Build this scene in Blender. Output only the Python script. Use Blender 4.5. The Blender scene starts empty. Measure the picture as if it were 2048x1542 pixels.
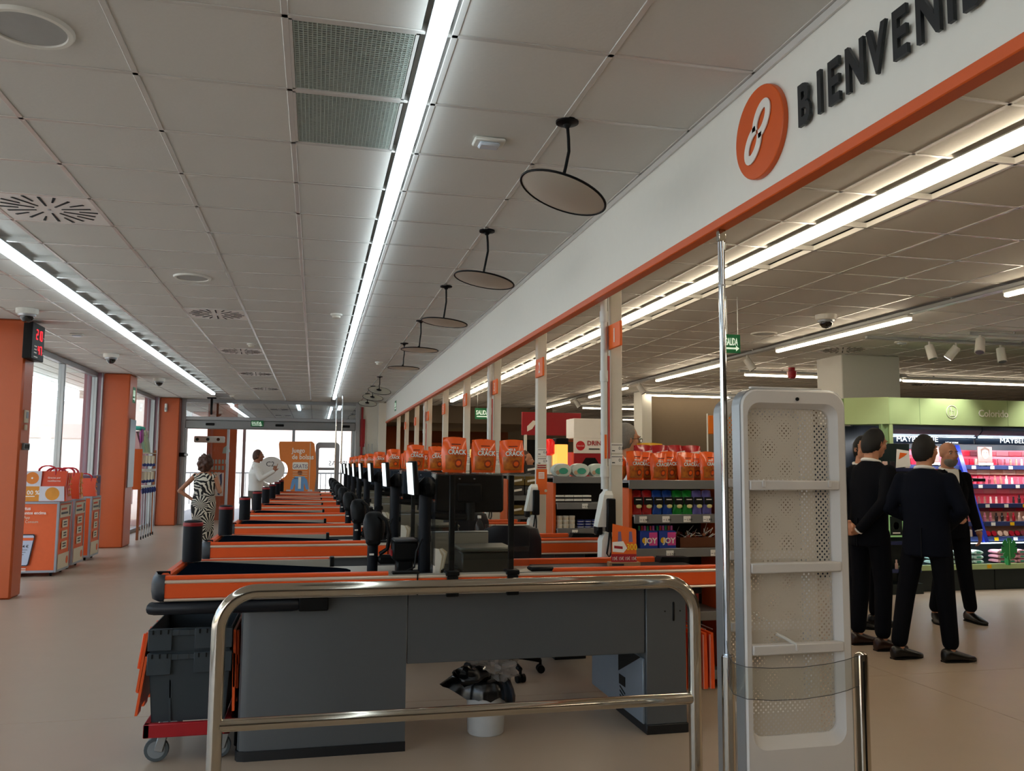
import bpy, math, random
import numpy as np
from mathutils import Matrix, Vector
random.seed(7); rng = np.random.default_rng(7)
S = bpy.context.scene; C = S.collection
PI = math.pi; ZC = 3.009; PITCH = 1.82

# ------------------------------------------------------------------ camera
YAW, PIT, ROLL = 0.226839, 0.0947777, 0.00736133
cam = bpy.data.cameras.new('camera'); camo = bpy.data.objects.new('camera', cam); C.objects.link(camo)
f = np.array([math.sin(YAW)*math.cos(PIT), math.cos(YAW)*math.cos(PIT), math.sin(PIT)])
r = np.array([math.cos(YAW), -math.sin(YAW), 0]); u = np.cross(r, f)
r2 = math.cos(ROLL)*r+math.sin(ROLL)*u; u2 = -math.sin(ROLL)*r+math.cos(ROLL)*u
mw = Matrix(((r2[0], u2[0], -f[0], 0), (r2[1], u2[1], -f[1], 0), (r2[2], u2[2], -f[2], 1.45), (0, 0, 0, 1)))
camo.matrix_world = mw
cam.sensor_width = 36; cam.lens = 1692.38/2048*36; cam.clip_start = .05; cam.clip_end = 300
S.camera = camo
# ------------------------------------------------------------------ view, world, sun
S.view_settings.view_transform = 'Standard'; S.view_settings.look = 'None'
S.view_settings.gamma = 1; S.view_settings.use_curve_mapping = False
S.view_settings.exposure = 0.0
S.cycles.use_denoising = True
S.cycles.max_bounces = 8; S.cycles.diffuse_bounces = 4; S.cycles.glossy_bounces = 4
S.cycles.transparent_max_bounces = 24; S.cycles.sample_clamp_indirect = 6
W = bpy.data.worlds.new('sky'); S.world = W; W.use_nodes = True
nt = W.node_tree; bg = nt.nodes['Background']
sky = nt.nodes.new('ShaderNodeTexSky'); sky.sky_type = 'NISHITA'; sky.sun_disc = False
sky.sun_elevation = math.radians(52); sky.sun_rotation = math.radians(200); sky.air_density = 1; sky.dust_density = 2.5
nt.links.new(sky.outputs[0], bg.inputs[0]); bg.inputs[1].default_value = 0.55
LED = 5.7            # radiance of the ceiling light strips
sun = bpy.data.lights.new('sun', 'SUN'); sun.energy = 6; sun.angle = .01; sun.color = (1, .95, .88)
so = bpy.data.objects.new('sun', sun); C.objects.link(so); so.rotation_euler = (math.radians(35), 0, math.radians(160))

# ------------------------------------------------------------------ materials
def lin(c):
    if isinstance(c, str):
        c = [int(c[i:i+2], 16)/255 for i in (0, 2, 4)]
        c = [x/12.92 if x <= .04045 else ((x+.055)/1.055)**2.4 for x in c]
    return tuple(c)
MATS = {}
def mat(name, col, rough=.5, metal=0, emit=0, var=.06, scale=18, bump=0, spec=.5, alpha=1, coat=0):
    if name in MATS: return MATS[name]
    m = bpy.data.materials.new(name); m.use_nodes = True; t = m.node_tree; b = t.nodes['Principled BSDF']
    c = lin(col); b.inputs['Roughness'].default_value = rough; b.inputs['Metallic'].default_value = metal
    b.inputs['Specular IOR Level'].default_value = spec; b.inputs['Coat Weight'].default_value = coat
    b.inputs['Base Color'].default_value = (*c, 1)
    if emit:
        b.inputs['Emission Color'].default_value = (*c, 1); b.inputs['Emission Strength'].default_value = emit
    if alpha < 1: b.inputs['Alpha'].default_value = alpha
    if var:
        tc = t.nodes.new('ShaderNodeTexCoord'); n = t.nodes.new('ShaderNodeTexNoise'); n.inputs['Scale'].default_value = scale
        n.inputs['Detail'].default_value = 3
        t.links.new(tc.outputs['Object'], n.inputs['Vector'])
        mx = t.nodes.new('ShaderNodeMix'); mx.data_type = 'RGBA'
        mx.inputs['A'].default_value = (*[x*(1-var) for x in c], 1); mx.inputs['B'].default_value = (*[min(1, x*(1+var)) for x in c], 1)
        t.links.new(n.outputs['Fac'], mx.inputs['Factor']); t.links.new(mx.outputs['Result'], b.inputs['Base Color'])
        if bump:
            bn = t.nodes.new('ShaderNodeBump'); bn.inputs['Strength'].default_value = bump; bn.inputs['Distance'].default_value = .004
            t.links.new(n.outputs['Fac'], bn.inputs['Height']); t.links.new(bn.outputs['Normal'], b.inputs['Normal'])
    MATS[name] = m; return m
def glass(name, tint=(1, 1, 1), refl=1.0, ior=1.5, rough=0.0):
    if name in MATS: return MATS[name]
    m = bpy.data.materials.new(name); m.use_nodes = True; t = m.node_tree; t.nodes.remove(t.nodes['Principled BSDF'])
    tr = t.nodes.new('ShaderNodeBsdfTransparent'); tr.inputs[0].default_value = (*tint, 1)
    gl = t.nodes.new('ShaderNodeBsdfGlossy'); gl.inputs['Roughness'].default_value = rough
    gl.inputs['Color'].default_value = (refl, refl, refl, 1)
    lw = t.nodes.new('ShaderNodeLayerWeight'); lw.inputs[0].default_value = .5
    r0 = ((ior-1)/(ior+1))**2
    pw = t.nodes.new('ShaderNodeMath'); pw.operation = 'POWER'; pw.inputs[1].default_value = 5; t.links.new(lw.outputs['Facing'], pw.inputs[0])
    fr = t.nodes.new('ShaderNodeMath'); fr.operation = 'MULTIPLY_ADD'; fr.inputs[1].default_value = 1-r0; fr.inputs[2].default_value = r0
    t.links.new(pw.outputs[0], fr.inputs[0])
    mx = t.nodes.new('ShaderNodeMixShader')
    t.links.new(fr.outputs[0], mx.inputs[0]); t.links.new(tr.outputs[0], mx.inputs[1]); t.links.new(gl.outputs[0], mx.inputs[2])
    t.links.new(mx.outputs[0], t.nodes['Material Output'].inputs[0]); MATS[name] = m; return m
def translucent(name, col):
    if name in MATS: return MATS[name]
    m = mat(name, col, .8, var=0); t = m.node_tree; tl = t.nodes.new('ShaderNodeBsdfTranslucent'); tl.inputs[0].default_value = (*lin(col), 1)
    mx = t.nodes.new('ShaderNodeMixShader'); mx.inputs[0].default_value = .6; out = t.nodes['Material Output']
    t.links.new(t.nodes['Principled BSDF'].outputs[0], mx.inputs[1]); t.links.new(tl.outputs[0], mx.inputs[2]); t.links.new(mx.outputs[0], out.inputs[0]); return m
def N(t, typ, **k):
    n = t.nodes.new(typ)
    for a, v in k.items(): setattr(n, a, v)
    return n
def math_node(t, op, a, b=None):
    n = t.nodes.new('ShaderNodeMath'); n.operation = op
    for i, x in enumerate((a, b)):
        if x is None: continue
        if isinstance(x, (int, float)): n.inputs[i].default_value = x
        else: t.links.new(x, n.inputs[i])
    return n.outputs[0]
def mat_perforated(name, col, ax, pitch, rad):
    """sheet metal with a staggered grid of round holes, laid out in metres on the sheet itself (axes ax)"""
    m = mat(name, col, .45, var=0); t = m.node_tree; b = t.nodes['Principled BSDF']
    tc = N(t, 'ShaderNodeTexCoord'); sp = N(t, 'ShaderNodeSeparateXYZ'); t.links.new(tc.outputs['Object'], sp.inputs[0])
    d = None
    for off in (0, .5):
        q = []
        for a, p in zip(ax, (pitch, pitch*1.04)):
            x = math_node(t, 'ADD', math_node(t, 'DIVIDE', sp.outputs[a], p), off)
            fr = math_node(t, 'SUBTRACT', math_node(t, 'FRACT', x), .5)
            q.append(math_node(t, 'POWER', math_node(t, 'ABSOLUTE', fr), 2))
        r_ = math_node(t, 'SQRT', math_node(t, 'ADD', q[0], q[1]))
        d = r_ if d is None else math_node(t, 'MINIMUM', d, r_)
    t.links.new(math_node(t, 'GREATER_THAN', d, rad), b.inputs['Alpha'])
    return m
def mat_leaves(name, a, b_, cells, ribs):
    """two-tone print of fanned palm leaves: each cell radiates bands from its own centre"""
    m = mat(name, a, .8, var=0); t = m.node_tree; b = t.nodes['Principled BSDF']
    tc = N(t, 'ShaderNodeTexCoord'); vo = N(t, 'ShaderNodeTexVoronoi'); vo.inputs['Scale'].default_value = cells
    nz = N(t, 'ShaderNodeTexNoise'); nz.inputs['Scale'].default_value = 6
    t.links.new(tc.outputs['Object'], vo.inputs['Vector']); t.links.new(tc.outputs['Object'], nz.inputs['Vector'])
    sb = N(t, 'ShaderNodeVectorMath', operation='SUBTRACT'); t.links.new(tc.outputs['Object'], sb.inputs[0]); t.links.new(vo.outputs['Position'], sb.inputs[1])
    sp = N(t, 'ShaderNodeSeparateXYZ'); t.links.new(sb.outputs[0], sp.inputs[0])
    hx = math_node(t, 'ADD', sp.outputs[0], math_node(t, 'MULTIPLY', sp.outputs[1], .6))
    an = math_node(t, 'ADD', math_node(t, 'ARCTAN2', math_node(t, 'ADD', sp.outputs[2], .05), hx), math_node(t, 'MULTIPLY', nz.outputs['Fac'], .8))
    w = math_node(t, 'GREATER_THAN', math_node(t, 'SINE', math_node(t, 'MULTIPLY', an, ribs)), .1)
    mx = N(t, 'ShaderNodeMix', data_type='RGBA'); mx.inputs['A'].default_value = (*lin(a), 1); mx.inputs['B'].default_value = (*lin(b_), 1)
    t.links.new(w, mx.inputs['Factor']); t.links.new(mx.outputs['Result'], b.inputs['Base Color']); return m

# ------------------------------------------------------------------ mesh building
def rot(ax, a): return np.array(Matrix.Rotation(a, 3, ax))
class MB:
    def __init__(s): s.v = []; s.f = []; s.m = []
    def add(s, v, fc, m=0):
        o = len(s.v); s.v += [tuple(map(float, p)) for p in v]
        for q in fc: s.f.append([i+o for i in q]); s.m.append(m)
        return s
    def box(s, x0, x1, y0, y1, z0, z1, b=0, m=0, R=None, piv=None):
        c = np.array([(x0+x1)/2, (y0+y1)/2, (z0+z1)/2]); h = np.array([abs(x1-x0)/2, abs(y1-y0)/2, abs(z1-z0)/2])
        if b <= 0:
            sg = np.array([(-1,-1,-1),(1,-1,-1),(1,1,-1),(-1,1,-1),(-1,-1,1),(1,-1,1),(1,1,1),(-1,1,1)])
            v = sg*h; F = [(0,3,2,1),(4,5,6,7),(0,1,5,4),(2,3,7,6),(1,2,6,5),(3,0,4,7)]
        else:
            b = min(b, *(h*.98)); v = []; idx = {}
            for sx in (-1, 1):
                for sy in (-1, 1):
                    for sz in (-1, 1):
                        for a in range(3):
                            p = np.array([sx, sy, sz])*(h-b); p[a] = (sx, sy, sz)[a]*h[a]
                            idx[(sx, sy, sz, a)] = len(v); v.append(p)
            F = []
            def q(*k): F.append([idx[i] for i in k])
            for a in range(3):
                o = [i for i in range(3) if i != a]
                for sa in (-1, 1):
                    ks = []
                    for p_, q_ in ((-1,-1),(1,-1),(1,1),(-1,1)):
                        e = [0,0,0]; e[a] = sa; e[o[0]] = p_; e[o[1]] = q_; ks.append((*e, a))
                    q(*ks)
            for a in range(3):
                o = [i for i in range(3) if i != a]
                for s1 in (-1, 1):
                    for s2 in (-1, 1):
                        e1 = [0,0,0]; e1[o[0]] = s1; e1[o[1]] = s2; e2 = list(e1); e1[a] = -1; e2[a] = 1
                        q((*e1, o[0]), (*e2, o[0]), (*e2, o[1]), (*e1, o[1]))
            for sx in (-1, 1):
                for sy in (-1, 1):
                    for sz in (-1, 1): q((sx, sy, sz, 0), (sx, sy, sz, 1), (sx, sy, sz, 2))
            v = np.array(v)
            F2 = []
            for q_ in F:      # outward winding
                p = v[q_]; n = np.cross(p[1]-p[0], p[2]-p[0])
                F2.append(q_ if n@p.mean(0) > 0 else q_[::-1])
            F = F2
        if R is not None:
            pv = c if piv is None else np.array(piv); v = (v+c-pv)@np.array(R).T+pv
        else: v = v+c
        return s.add(v, F, m)
    def cyl(s, p0, p1, r0, r1=None, n=16, m=0, caps=True):
        r1 = r0 if r1 is None else r1
        p0 = np.array(p0, float); p1 = np.array(p1, float); d = p1-p0; d /= np.linalg.norm(d)
        a = np.cross(d, (0, 0, 1) if abs(d[2]) < .9 else (1, 0, 0)); a /= np.linalg.norm(a); b = np.cross(d, a)
        an = np.arange(n)/n*2*PI; ring = np.outer(np.cos(an), a)+np.outer(np.sin(an), b)
        v = np.concatenate([p0+ring*r0, p1+ring*r1]); F = [(i, (i+1) % n, n+(i+1) % n, n+i) for i in range(n)]
        if caps: F += [tuple(range(n))[::-1], tuple(range(n, 2*n))]
        return s.add(v, F, m)
    def tube(s, pts, r, n=10, m=0, closed=False, caps=True):
        P = np.array(pts, float); k = len(P); R = np.broadcast_to(np.array(r, float), (k,))
        T = np.gradient(P, axis=0) if not closed else np.roll(P, -1, 0)-np.roll(P, 1, 0)
        T /= np.linalg.norm(T, axis=1)[:, None]+1e-12
        a = np.cross(T[0], (0, 0, 1) if abs(T[0][2]) < .9 else (1, 0, 0)); a /= np.linalg.norm(a)
        V = []; an = np.arange(n)/n*2*PI
        for i in range(k):
            a = a-T[i]*(a@T[i]); a /= np.linalg.norm(a); b = np.cross(T[i], a)
            V.append(P[i]+R[i]*(np.outer(np.cos(an), a)+np.outer(np.sin(an), b)))
        F = []
        for i in range(k if closed else k-1):
            j = (i+1) % k
            F += [(i*n+q, i*n+(q+1) % n, j*n+(q+1) % n, j*n+q) for q in range(n)]
        if not closed and caps: F += [tuple(range(n))[::-1], tuple(range((k-1)*n, k*n))]
        return s.add(np.concatenate(V), F, m)
    def lathe(s, c, prof, n=24, m=0, R=None):
        an = np.arange(n)/n*2*PI; V = []
        for r_, z in prof: V.append(np.stack([r_*np.cos(an), r_*np.sin(an), np.full(n, z)], 1))
        V = np.concatenate(V)
        if R is not None: V = V@np.array(R).T
        F = []
        for i in range(len(prof)-1): F += [(i*n+q, i*n+(q+1) % n, (i+1)*n+(q+1) % n, (i+1)*n+q) for q in range(n)]
        if prof[0][0] > 1e-6: F.append(tuple(range(n))[::-1])
        if prof[-1][0] > 1e-6: F.append(tuple(range((len(prof)-1)*n, len(prof)*n)))
        return s.add(V+np.array(c), F, m)
    def ball(s, c, rad, n=12, k=8, m=0, R=None, fn=None):
        rad = np.broadcast_to(np.array(rad, float), (3,)); V = []
        for i in range(k+1):
            t = PI*i/k
            for j in range(n):
                a = 2*PI*j/n; V.append((math.sin(t)*math.cos(a), math.sin(t)*math.sin(a), math.cos(t)))
        V = np.array(V)
        if fn is not None: V = V*np.array([fn(*p) for p in V])[:, None]
        V = V*rad
        if R is not None: V = V@np.array(R).T
        F = [(i*n+j, (i+1)*n+j, (i+1)*n+(j+1) % n, i*n+(j+1) % n) for i in range(k) for j in range(n)]
        return s.add(V+np.array(c), F, m)
    def prism(s, poly, org, xd, yd, d, m=0):
        """polygon in the plane org+x*xd+y*yd, pushed d along xd x yd"""
        org = np.array(org, float); xd = np.array(xd, float); yd = np.array(yd, float); nd = np.cross(xd, yd)*d
        P = np.array(poly, float); n = len(P); A = org+P[:, :1]*xd+P[:, 1:]*yd
        F = [tuple(range(n))[::-1], tuple(range(n, 2*n))]+[(i, (i+1) % n, n+(i+1) % n, n+i) for i in range(n)]
        return s.add(np.concatenate([A, A+nd]), F, m)
    def loft(s, rings, m=0, caps=True):
        k = len(rings); n = len(rings[0]); F = []
        for i in range(k-1): F += [(i*n+q, i*n+(q+1) % n, (i+1)*n+(q+1) % n, (i+1)*n+q) for q in range(n)]
        if caps: F += [tuple(range(n))[::-1], tuple(range((k-1)*n, k*n))]
        return s.add(np.concatenate([np.array(q_) for q_ in rings]), F, m)
    def cap(s, p0, p1, r0, r1, n=12, m=0):
        s.ball(p0, r0, n, 8, m); s.ball(p1, r1, n, 8, m); return s.cyl(p0, p1, r0, r1, n, m)
    def build(s, name, mats, parent=None, label=None, cat=None, group=None, kind=None, smooth=True, ang=38):
        V = np.array(s.v, float)
        if parent is not None: off = wloc(parent)
        else: off = np.array([(V[:, 0].min()+V[:, 0].max())/2, (V[:, 1].min()+V[:, 1].max())/2, V[:, 2].min()])
        me = bpy.data.meshes.new(name); me.from_pydata((V-off).tolist(), [], s.f)
        for q in (mats if isinstance(mats, (list, tuple)) else [mats]): me.materials.append(q)
        if any(s.m): me.polygons.foreach_set('material_index', s.m)
        if smooth:
            me.polygons.foreach_set('use_smooth', [True]*len(s.f)); me.set_sharp_from_angle(angle=math.radians(ang))
        me.update()
        o = bpy.data.objects.new(name, me); C.objects.link(o)
        if parent is not None: o.parent = parent
        else: o.location = off
        return tag(o, label, cat, group, kind)
def wloc(o):
    p = np.zeros(3)
    while o is not None: p += np.array(o.location); o = o.parent
    return p
def tag(o, label=None, cat=None, group=None, kind=None):
    for k, v in (('label', label), ('category', cat), ('group', group), ('kind', kind)):
        if v: o[k] = v
    return o
def thing(name, label, cat, loc=(0, 0, 0), group=None, kind=None):
    o = bpy.data.objects.new(name, None); C.objects.link(o); o.location = loc; o.empty_display_size = .1
    return tag(o, label, cat, group, kind)
def dup(root, dloc=(0, 0, 0), label=None, group=None, rz=0):
    c = root.copy(); C.objects.link(c); c.location = Vector(root.location)+Vector(dloc); c.rotation_euler[2] += rz
    if label: c['label'] = label
    if group: c['group'] = group
    for ch in list(root.children):
        d = ch.copy(); C.objects.link(d); d.parent = c
        for g in list(ch.children):
            e = g.copy(); C.objects.link(e); e.parent = d
    return c
def struct(name, mb, m, parent=None, kind='structure'):
    return mb.build(name, m, parent, kind=None if parent else kind)
FONTS = {}
def text_mb(s, org, xd, yd, size, depth=.001, bold=0.0, xs=1.0, align='LEFT', m=0, res=2):
    """lettering as mesh: org + x*xd + y*yd"""
    cu = bpy.data.curves.new('t', 'FONT'); cu.body = s; cu.size = 1; cu.offset = bold; cu.extrude = .5; cu.resolution_u = res
    cu.align_x = align
    ob = bpy.data.objects.new('t', cu); me = bpy.data.meshes.new_from_object(ob)
    v = np.empty(len(me.vertices)*3); me.vertices.foreach_get('co', v); v = v.reshape(-1, 3)
    F = [tuple(p.vertices) for p in me.polygons]
    bpy.data.meshes.remove(me); bpy.data.objects.remove(ob); bpy.data.curves.remove(cu)
    mb = MB()
    if len(v) == 0: return mb
    xd = np.array(xd, float); yd = np.array(yd, float); nd = np.cross(xd, yd)
    P = np.array(org, float)+v[:, :1]*xd*size*xs+v[:, 1:2]*yd*size+(v[:, 2:]+.5)*nd*depth
    return mb.add(P, F, m)
FR = ((1, 0, 0), (0, 0, 1))        # facing the barrier (towards -Y)
LF = ((0, -1, 0), (0, 0, 1))       # facing the corridor (towards -X)
RT = ((0, 1, 0), (0, 0, 1))        # facing +X
def lettering(parent, s, org, dirs, size, m, **k):
    mb = text_mb(s, org, *dirs, size, **k)
    if mb.v: return mb.build('lettering', m, parent, smooth=False)
ORD = ['nearest the steel barrier', 'second from the steel barrier', 'third from the steel barrier', 'fourth from the steel barrier',
       'fifth from the steel barrier', 'sixth from the steel barrier', 'second from the exit doors', 'nearest the exit doors']
NWD = ['one', 'two', 'three', 'four', 'five', 'six', 'seven', 'eight']
# ------------------------------------------------------------------ palette
m_tile = mat('ceiling_tile', 'd3d1cb', .9, var=.03, scale=60, bump=.15)
m_tbar = mat('grid_bar', 'd2d0cb', .27, metal=.15, var=.02)
m_floor = mat('floor_slab', 'ac9b88', .36, var=.05, scale=5, spec=.4)
m_joint = mat('floor_joint', '6b6258', .8)
m_orange = mat('orange_paint', 'd65a1a', .4, var=.03)
m_orange2 = mat('orange_wall', 'bb5322', .33, var=.03)
m_orange_plastic = mat('orange_plastic', 'e4561c', .38, var=.04)
m_white = mat('white_paint', 'e4e3da', .6, var=.02)
m_offwhite = mat('warm_white', 'd8d2c4', .7, var=.03)
m_beige = mat('beige_wall', '7c6d5a', .8, var=.04)
m_brown = mat('brown_wall', '8a4a22', .7, var=.05)
m_black = mat('black_plastic', '060708', .5, var=.1, spec=.22)
m_black2 = mat('satin_black', '08090b', .5, var=.1, spec=.18)
m_navy = mat('dark_plastic', '0d121b', .4, var=.08, spec=.35)
m_navytube = mat('navy_tube', '0b1018', .55, var=.08, spec=.2)
m_grey = mat('grey_metal', '6c7072', .42, var=.03, metal=.0)
m_greyd = mat('dark_grey', '3a3c3e', .5)
m_alu = mat('aluminium', 'a9adb0', .35, metal=.7, var=.02)
m_steel = mat('stainless_steel', 'c4bcae', .11, metal=1, var=.02)
m_chrome = mat('polished_steel', 'd5d8da', .08, metal=1, var=.0)
m_plate = mat('steel_worktop', 'a5a298', .4, metal=.25, var=.05)
m_strip = mat('champagne_trim', 'e2d4c2', .28, metal=.35, var=.03)
m_red = mat('red_paint', 'a3121f', .4, var=.05)
m_green = mat('exit_green', '11663a', .5, emit=.12, var=0)
m_glow = mat('exit_lettering', 'e8ffe6', .5, emit=.5, var=0)
m_led = mat('led_diffuser', (.80, .93, 1.0), .5, emit=LED*1.05, var=0); m_ledw = mat('led_diffuser_warm', 'ffeed2', .5, emit=LED*2.9, var=0)
m_glass = glass('window_glass', (.97, .98, .98), .9, 1.52)
m_clear = glass('clear_sheet', (.95, .96, .95), .8, 1.45)
m_paper = mat('white_paper', 'efece4', .7, var=.02)
m_cream = mat('cream_card', 'd8ccb4', .7, var=.03)
m_ink = mat('dark_ink', '1c2228', .7, var=.0)
m_whiteink = mat('white_ink', 'f3ede2', .7, var=0)
m_pvc = mat('white_pvc', 'd7d8d4', .3, var=.02)
m_card = mat('brown_card', '9b7450', .8, var=.06)

# ------------------------------------------------------------------ floor: big cast slabs, fine joints
fl = struct('floor', MB().box(-3.9, 16.2, -4.2, 31, -.12, -.012), m_joint)
gx = [-3.9, 4.03, 10.1, 16.2]; gy = [-4.2, 5.37, 11.6, 17.8, 31]
for i in range(3):
    for j in range(4):
        MB().box(gx[i]+.0025, gx[i+1]-.0025, gy[j]+.0025, gy[j+1]-.0025, -.012, 0, .0015).build('slab', m_floor, fl)
# ------------------------------------------------------------------ ceiling: 600 mm grid
ce = struct('ceiling', MB().box(-3.9, 16.2, -4.2, 31, 3.12, 3.2), mat('roof_slab', '55524e', .9))
GX0, GY0, G = -1.348, 3.524, .6
colX = [(GX0+G*i, GX0+G*(i+1)) for i in range(-4, 5)]+[(1.712, 2.252)]+[(2.252+G*i, 2.252+G*(i+1)) for i in range(0, 23)]
STRIPS = {'c': (.352, .412), 'l': (-2.26, -2.185), 'r': (3.085, 3.16)}
def tile_span(x0, x1):
    """a tile next to a light channel is cut narrower"""
    if abs(x0+.148) < .01: return (x0, .338)
    if abs(x0+2.548) < .01: return (x0, -2.29)
    if abs(x0-2.852) < .01: return (x0, 3.05)
    return (x0, x1)
skip = set()
DIFF = [(-1.648, 5.624), (-1.048, 9.224), (-1.048, 12.224), (-1.048, 15.224), (-1.048, 18.224), (6.752, 9.824), (10.952, 13.424), (7.952, 22.124), (6.752, 17.624)]
for x, y in DIFF: skip.add((round((x-.3)*10), round((y-.3)*10)))
for y in (2.924, 3.524): skip.add((round(-.148*10), round(y*10)))
tiles = []
for x0, x1 in colX:
    for j in range(-13, 46):
        y0 = GY0+G*j
        if (round(x0*10), round(y0*10)) in skip: continue
        a, b_ = tile_span(x0, x1); cx = (a+b_)/2; cy = y0+.3
        d = math.hypot(cx, cy); ang = math.atan2(cx, cy)-YAW
        vis = abs(ang) < .62 and cy > 1.6 and not (x0 > 1.7 and cx/max(cy, .1) > 1.1) and not (cy > 21.6 and cx < 1.7)
        if x0 > 1.7 and cx < 2.9 and cy < 2.4: vis = False
        tiles.append((d if vis else 900+d, a, b_, y0))
tiles.sort(); TM = {}
rest = MB()
for i, (d, a, b_, y0) in enumerate(tiles):
    if i < 290 and d < 900:
        w = round(b_-a, 3)
        if w not in TM:
            q = wloc(ce); o = MB().box(q[0]-w/2+.010, q[0]+w/2-.010, q[1]-.290, q[1]+.290, q[2], q[2]+.012, .003).build('tile', m_tile, ce); TM[w] = o
        else:
            o = TM[w].copy(); C.objects.link(o)
        o.location = Vector(((a+b_)/2, y0+.3, ZC+.001))-Vector(wloc(ce)); o.parent = ce
    else: rest.box(a+.010, b_-.010, y0+.010, y0+.590, ZC+.001, ZC+.013)
rest.build('far_tiles', m_tile, ce, kind='stuff')
def bar(x0, x1, y0, y1): MB().box(x0, x1, y0, y1, ZC-.003, ZC+.03, .002).build('grid_bar', m_tbar, ce)
for x in [GX0+G*i for i in range(-4, 6)]+[2.252+G*i for i in range(23)]:
    bar(x-.0125, x+.0125, -4.2, 21.7 if x < 1.7 else 30)
for j in range(-13, 46):
    y = GY0+G*j
    if y < 21.6: bar(-3.75, 1.652, y-.012, y+.012)
    bar(1.712, 16, y-.012, y+.012)
# light channels: recessed trough, rail, hanging glowing profile
def light_line(x0, x1, y0, y1, label, drop=.055, trough=None, m=None):
    t = thing('light_strip', label, 'ceiling light', ((x0+x1)/2, (y0+y1)/2, ZC))
    MB().box(x0, x1, y0, y1, ZC-drop, ZC-.012, .006).build('diffuser', m or m_led, t)
    MB().box(x0-.006, x1+.006, y0-.004, y1+.004, ZC-.012, ZC-.004).build('housing', m_alu, t)
    if trough:
        MB().box(trough[0], trough[1], y0-.3, y1+.3, ZC+.045, ZC+.05).build('trough', m_tile, ce)
    return t
light_line(*STRIPS['c'], -3.5, 20.05, 'long glowing ceiling strip down the middle of the checkout corridor', trough=(.338, .452))
light_line(*STRIPS['l'], -3.5, 19.5, 'long glowing ceiling strip running above the window side of the corridor', trough=(-2.29, -1.948))
light_line(*STRIPS['r'], -3.5, 19.9, 'long glowing ceiling strip inside the shop, just behind the white fascia', trough=(3.05, 3.452), m=m_ledw)
TRK = {}
def hung_light(x0, x1, y0, y1, label):
    t = thing('light_strip', label, 'ceiling light', ((x0+x1)/2, (y0+y1)/2, ZC-.1))
    MB().box(x0, x1, y0, y1, ZC-.115, ZC-.085, .008).build('diffuser', m_ledw, t)
    MB().box(x0-.004, x1+.004, y0-.004, y1+.004, ZC-.085, ZC-.055, .004).build('housing', m_white, t)
    return t
def track(x0, x1, y0, y1, label):
    t = thing('track', label, 'light track', ((x0+x1)/2, (y0+y1)/2, ZC-.05))
    MB().box(x0, x1, y0, y1, ZC-.055, ZC-.02, .004).build('rail', m_alu, t)
    L = max(x1-x0, y1-y0); n = max(2, int(L/1.2))
    for i in range(n):
        q = (i+.5)/n; x = x0+(x1-x0)*(q if x1-x0 > y1-y0 else .5); y = y0+(y1-y0)*(q if y1-y0 >= x1-x0 else .5)
        MB().cyl((x, y, ZC-.022), (x, y, ZC), .012, n=8).build('hanger', m_alu, t)
track(5.58, 5.66, 3.5, 24, 'long grey light track carrying separate glowing strips over the shop aisle')
for i, (a, b_) in enumerate([(3.9, 5.9), (7.08, 9.53), (10.95, 13.4), (14.8, 17.05), (18.5, 20.8)]):
    hung_light(5.595, 5.645, a, b_, ['glowing strip on the aisle track, nearest the entrance gate', 'glowing strip on the aisle track beside the security dome camera',
        'glowing strip on the aisle track behind the steel pole', 'glowing strip on the aisle track between the posts numbered 1 and 2', 'farthest glowing strip on the aisle track'][i])
cross = [(6.57, 9.4, 12.12), (9.5, 13.5, 12.2), (6.57, 9.0, 16.2), (6.5, 8.0, 20.25), (6.85, 7.55, 24.9), (9.3, 12, 24.9), (6.83, 7.5, 28.5), (9.4, 10.1, 28.5)]
for i, (a, b_, y) in enumerate(cross):
    track(a-.1, b_+.1, y-.03, y+.03, ['light track over the aisle left of the white pillar', 'light track running right from the white pillar', 'light track above the beige partition wall', 'short light track behind the post numbered 2',
        'short light track near the back wall, left one', 'light track near the back wall, hidden part', 'last light track on the left before the back wall', 'last light track on the right before the back wall'][i])
    hung_light(a, b_, y-.02, y+.02, ['glowing cross strip with the red siren, left of the white pillar', 'glowing cross strip running right from the white pillar', 'glowing cross strip above the beige partition wall', 'glowing cross strip behind the post numbered 2',
        'short glowing cross strip fifth from the entrance', 'glowing cross strip fifth row, right part', 'last glowing cross strip on the left before the back wall', 'last glowing cross strip on the right before the back wall'][i])
for i, (a, b_) in enumerate([(.5, 3.2), (4.2, 6.9)]): hung_light(9.4, 9.46, a, b_, 'added glowing strip right of the view, brightening the shop floor, %s' % ['nearer', 'farther'][i])  # unseen strips added to brighten the right side of the shop
hung_light(5.6, 5.65, .4, 2.4, 'added unseen strip beside the entrance, brightening the shop floor'); hung_light(7.4, 7.46, .2, 3.6, 'added unseen strip brightening the shop floor beside the entrance gate')  # two more out-of-view strips, added for a brighter shop floor
# ------------------------------------------------------------------ walls, pillars, windows
struct('wall_front', MB().box(-3.9, 16.2, -4.4, -4.2, 0, 3.1), mat('entrance_wall', '5f574d', .8))
struct('wall_right', MB().box(16, 16.2, -4.2, 31, 0, 3.1), m_beige)
struct('wall_back', MB().box(1.2, 16.2, 30, 30.2, 0, 3.1), m_beige)
struct('wall_partition', MB().box(6.72, 16, 16.6, 16.75, 0, ZC), m_beige)
def pillar(x0, x1, y0, y1, lab):
    MB().box(x0, x1, y0, y1, 0, ZC-.004, .02).build('pillar', m_orange2, label=lab, kind='structure')
pillar(-3.9, -3.11, 10.1, 10.42, 'tall orange pillar with the black temperature display')
pillar(-3.62, -3.19, 15.85, 16.45, 'orange pillar between the two shop windows')
pillar(-3.62, -3.17, 21.3, 21.75, 'orange pillar beside the exit doors')
pillar(-3.9, -3.4, -3, -2.5, 'orange pillar behind the entrance')
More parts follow.
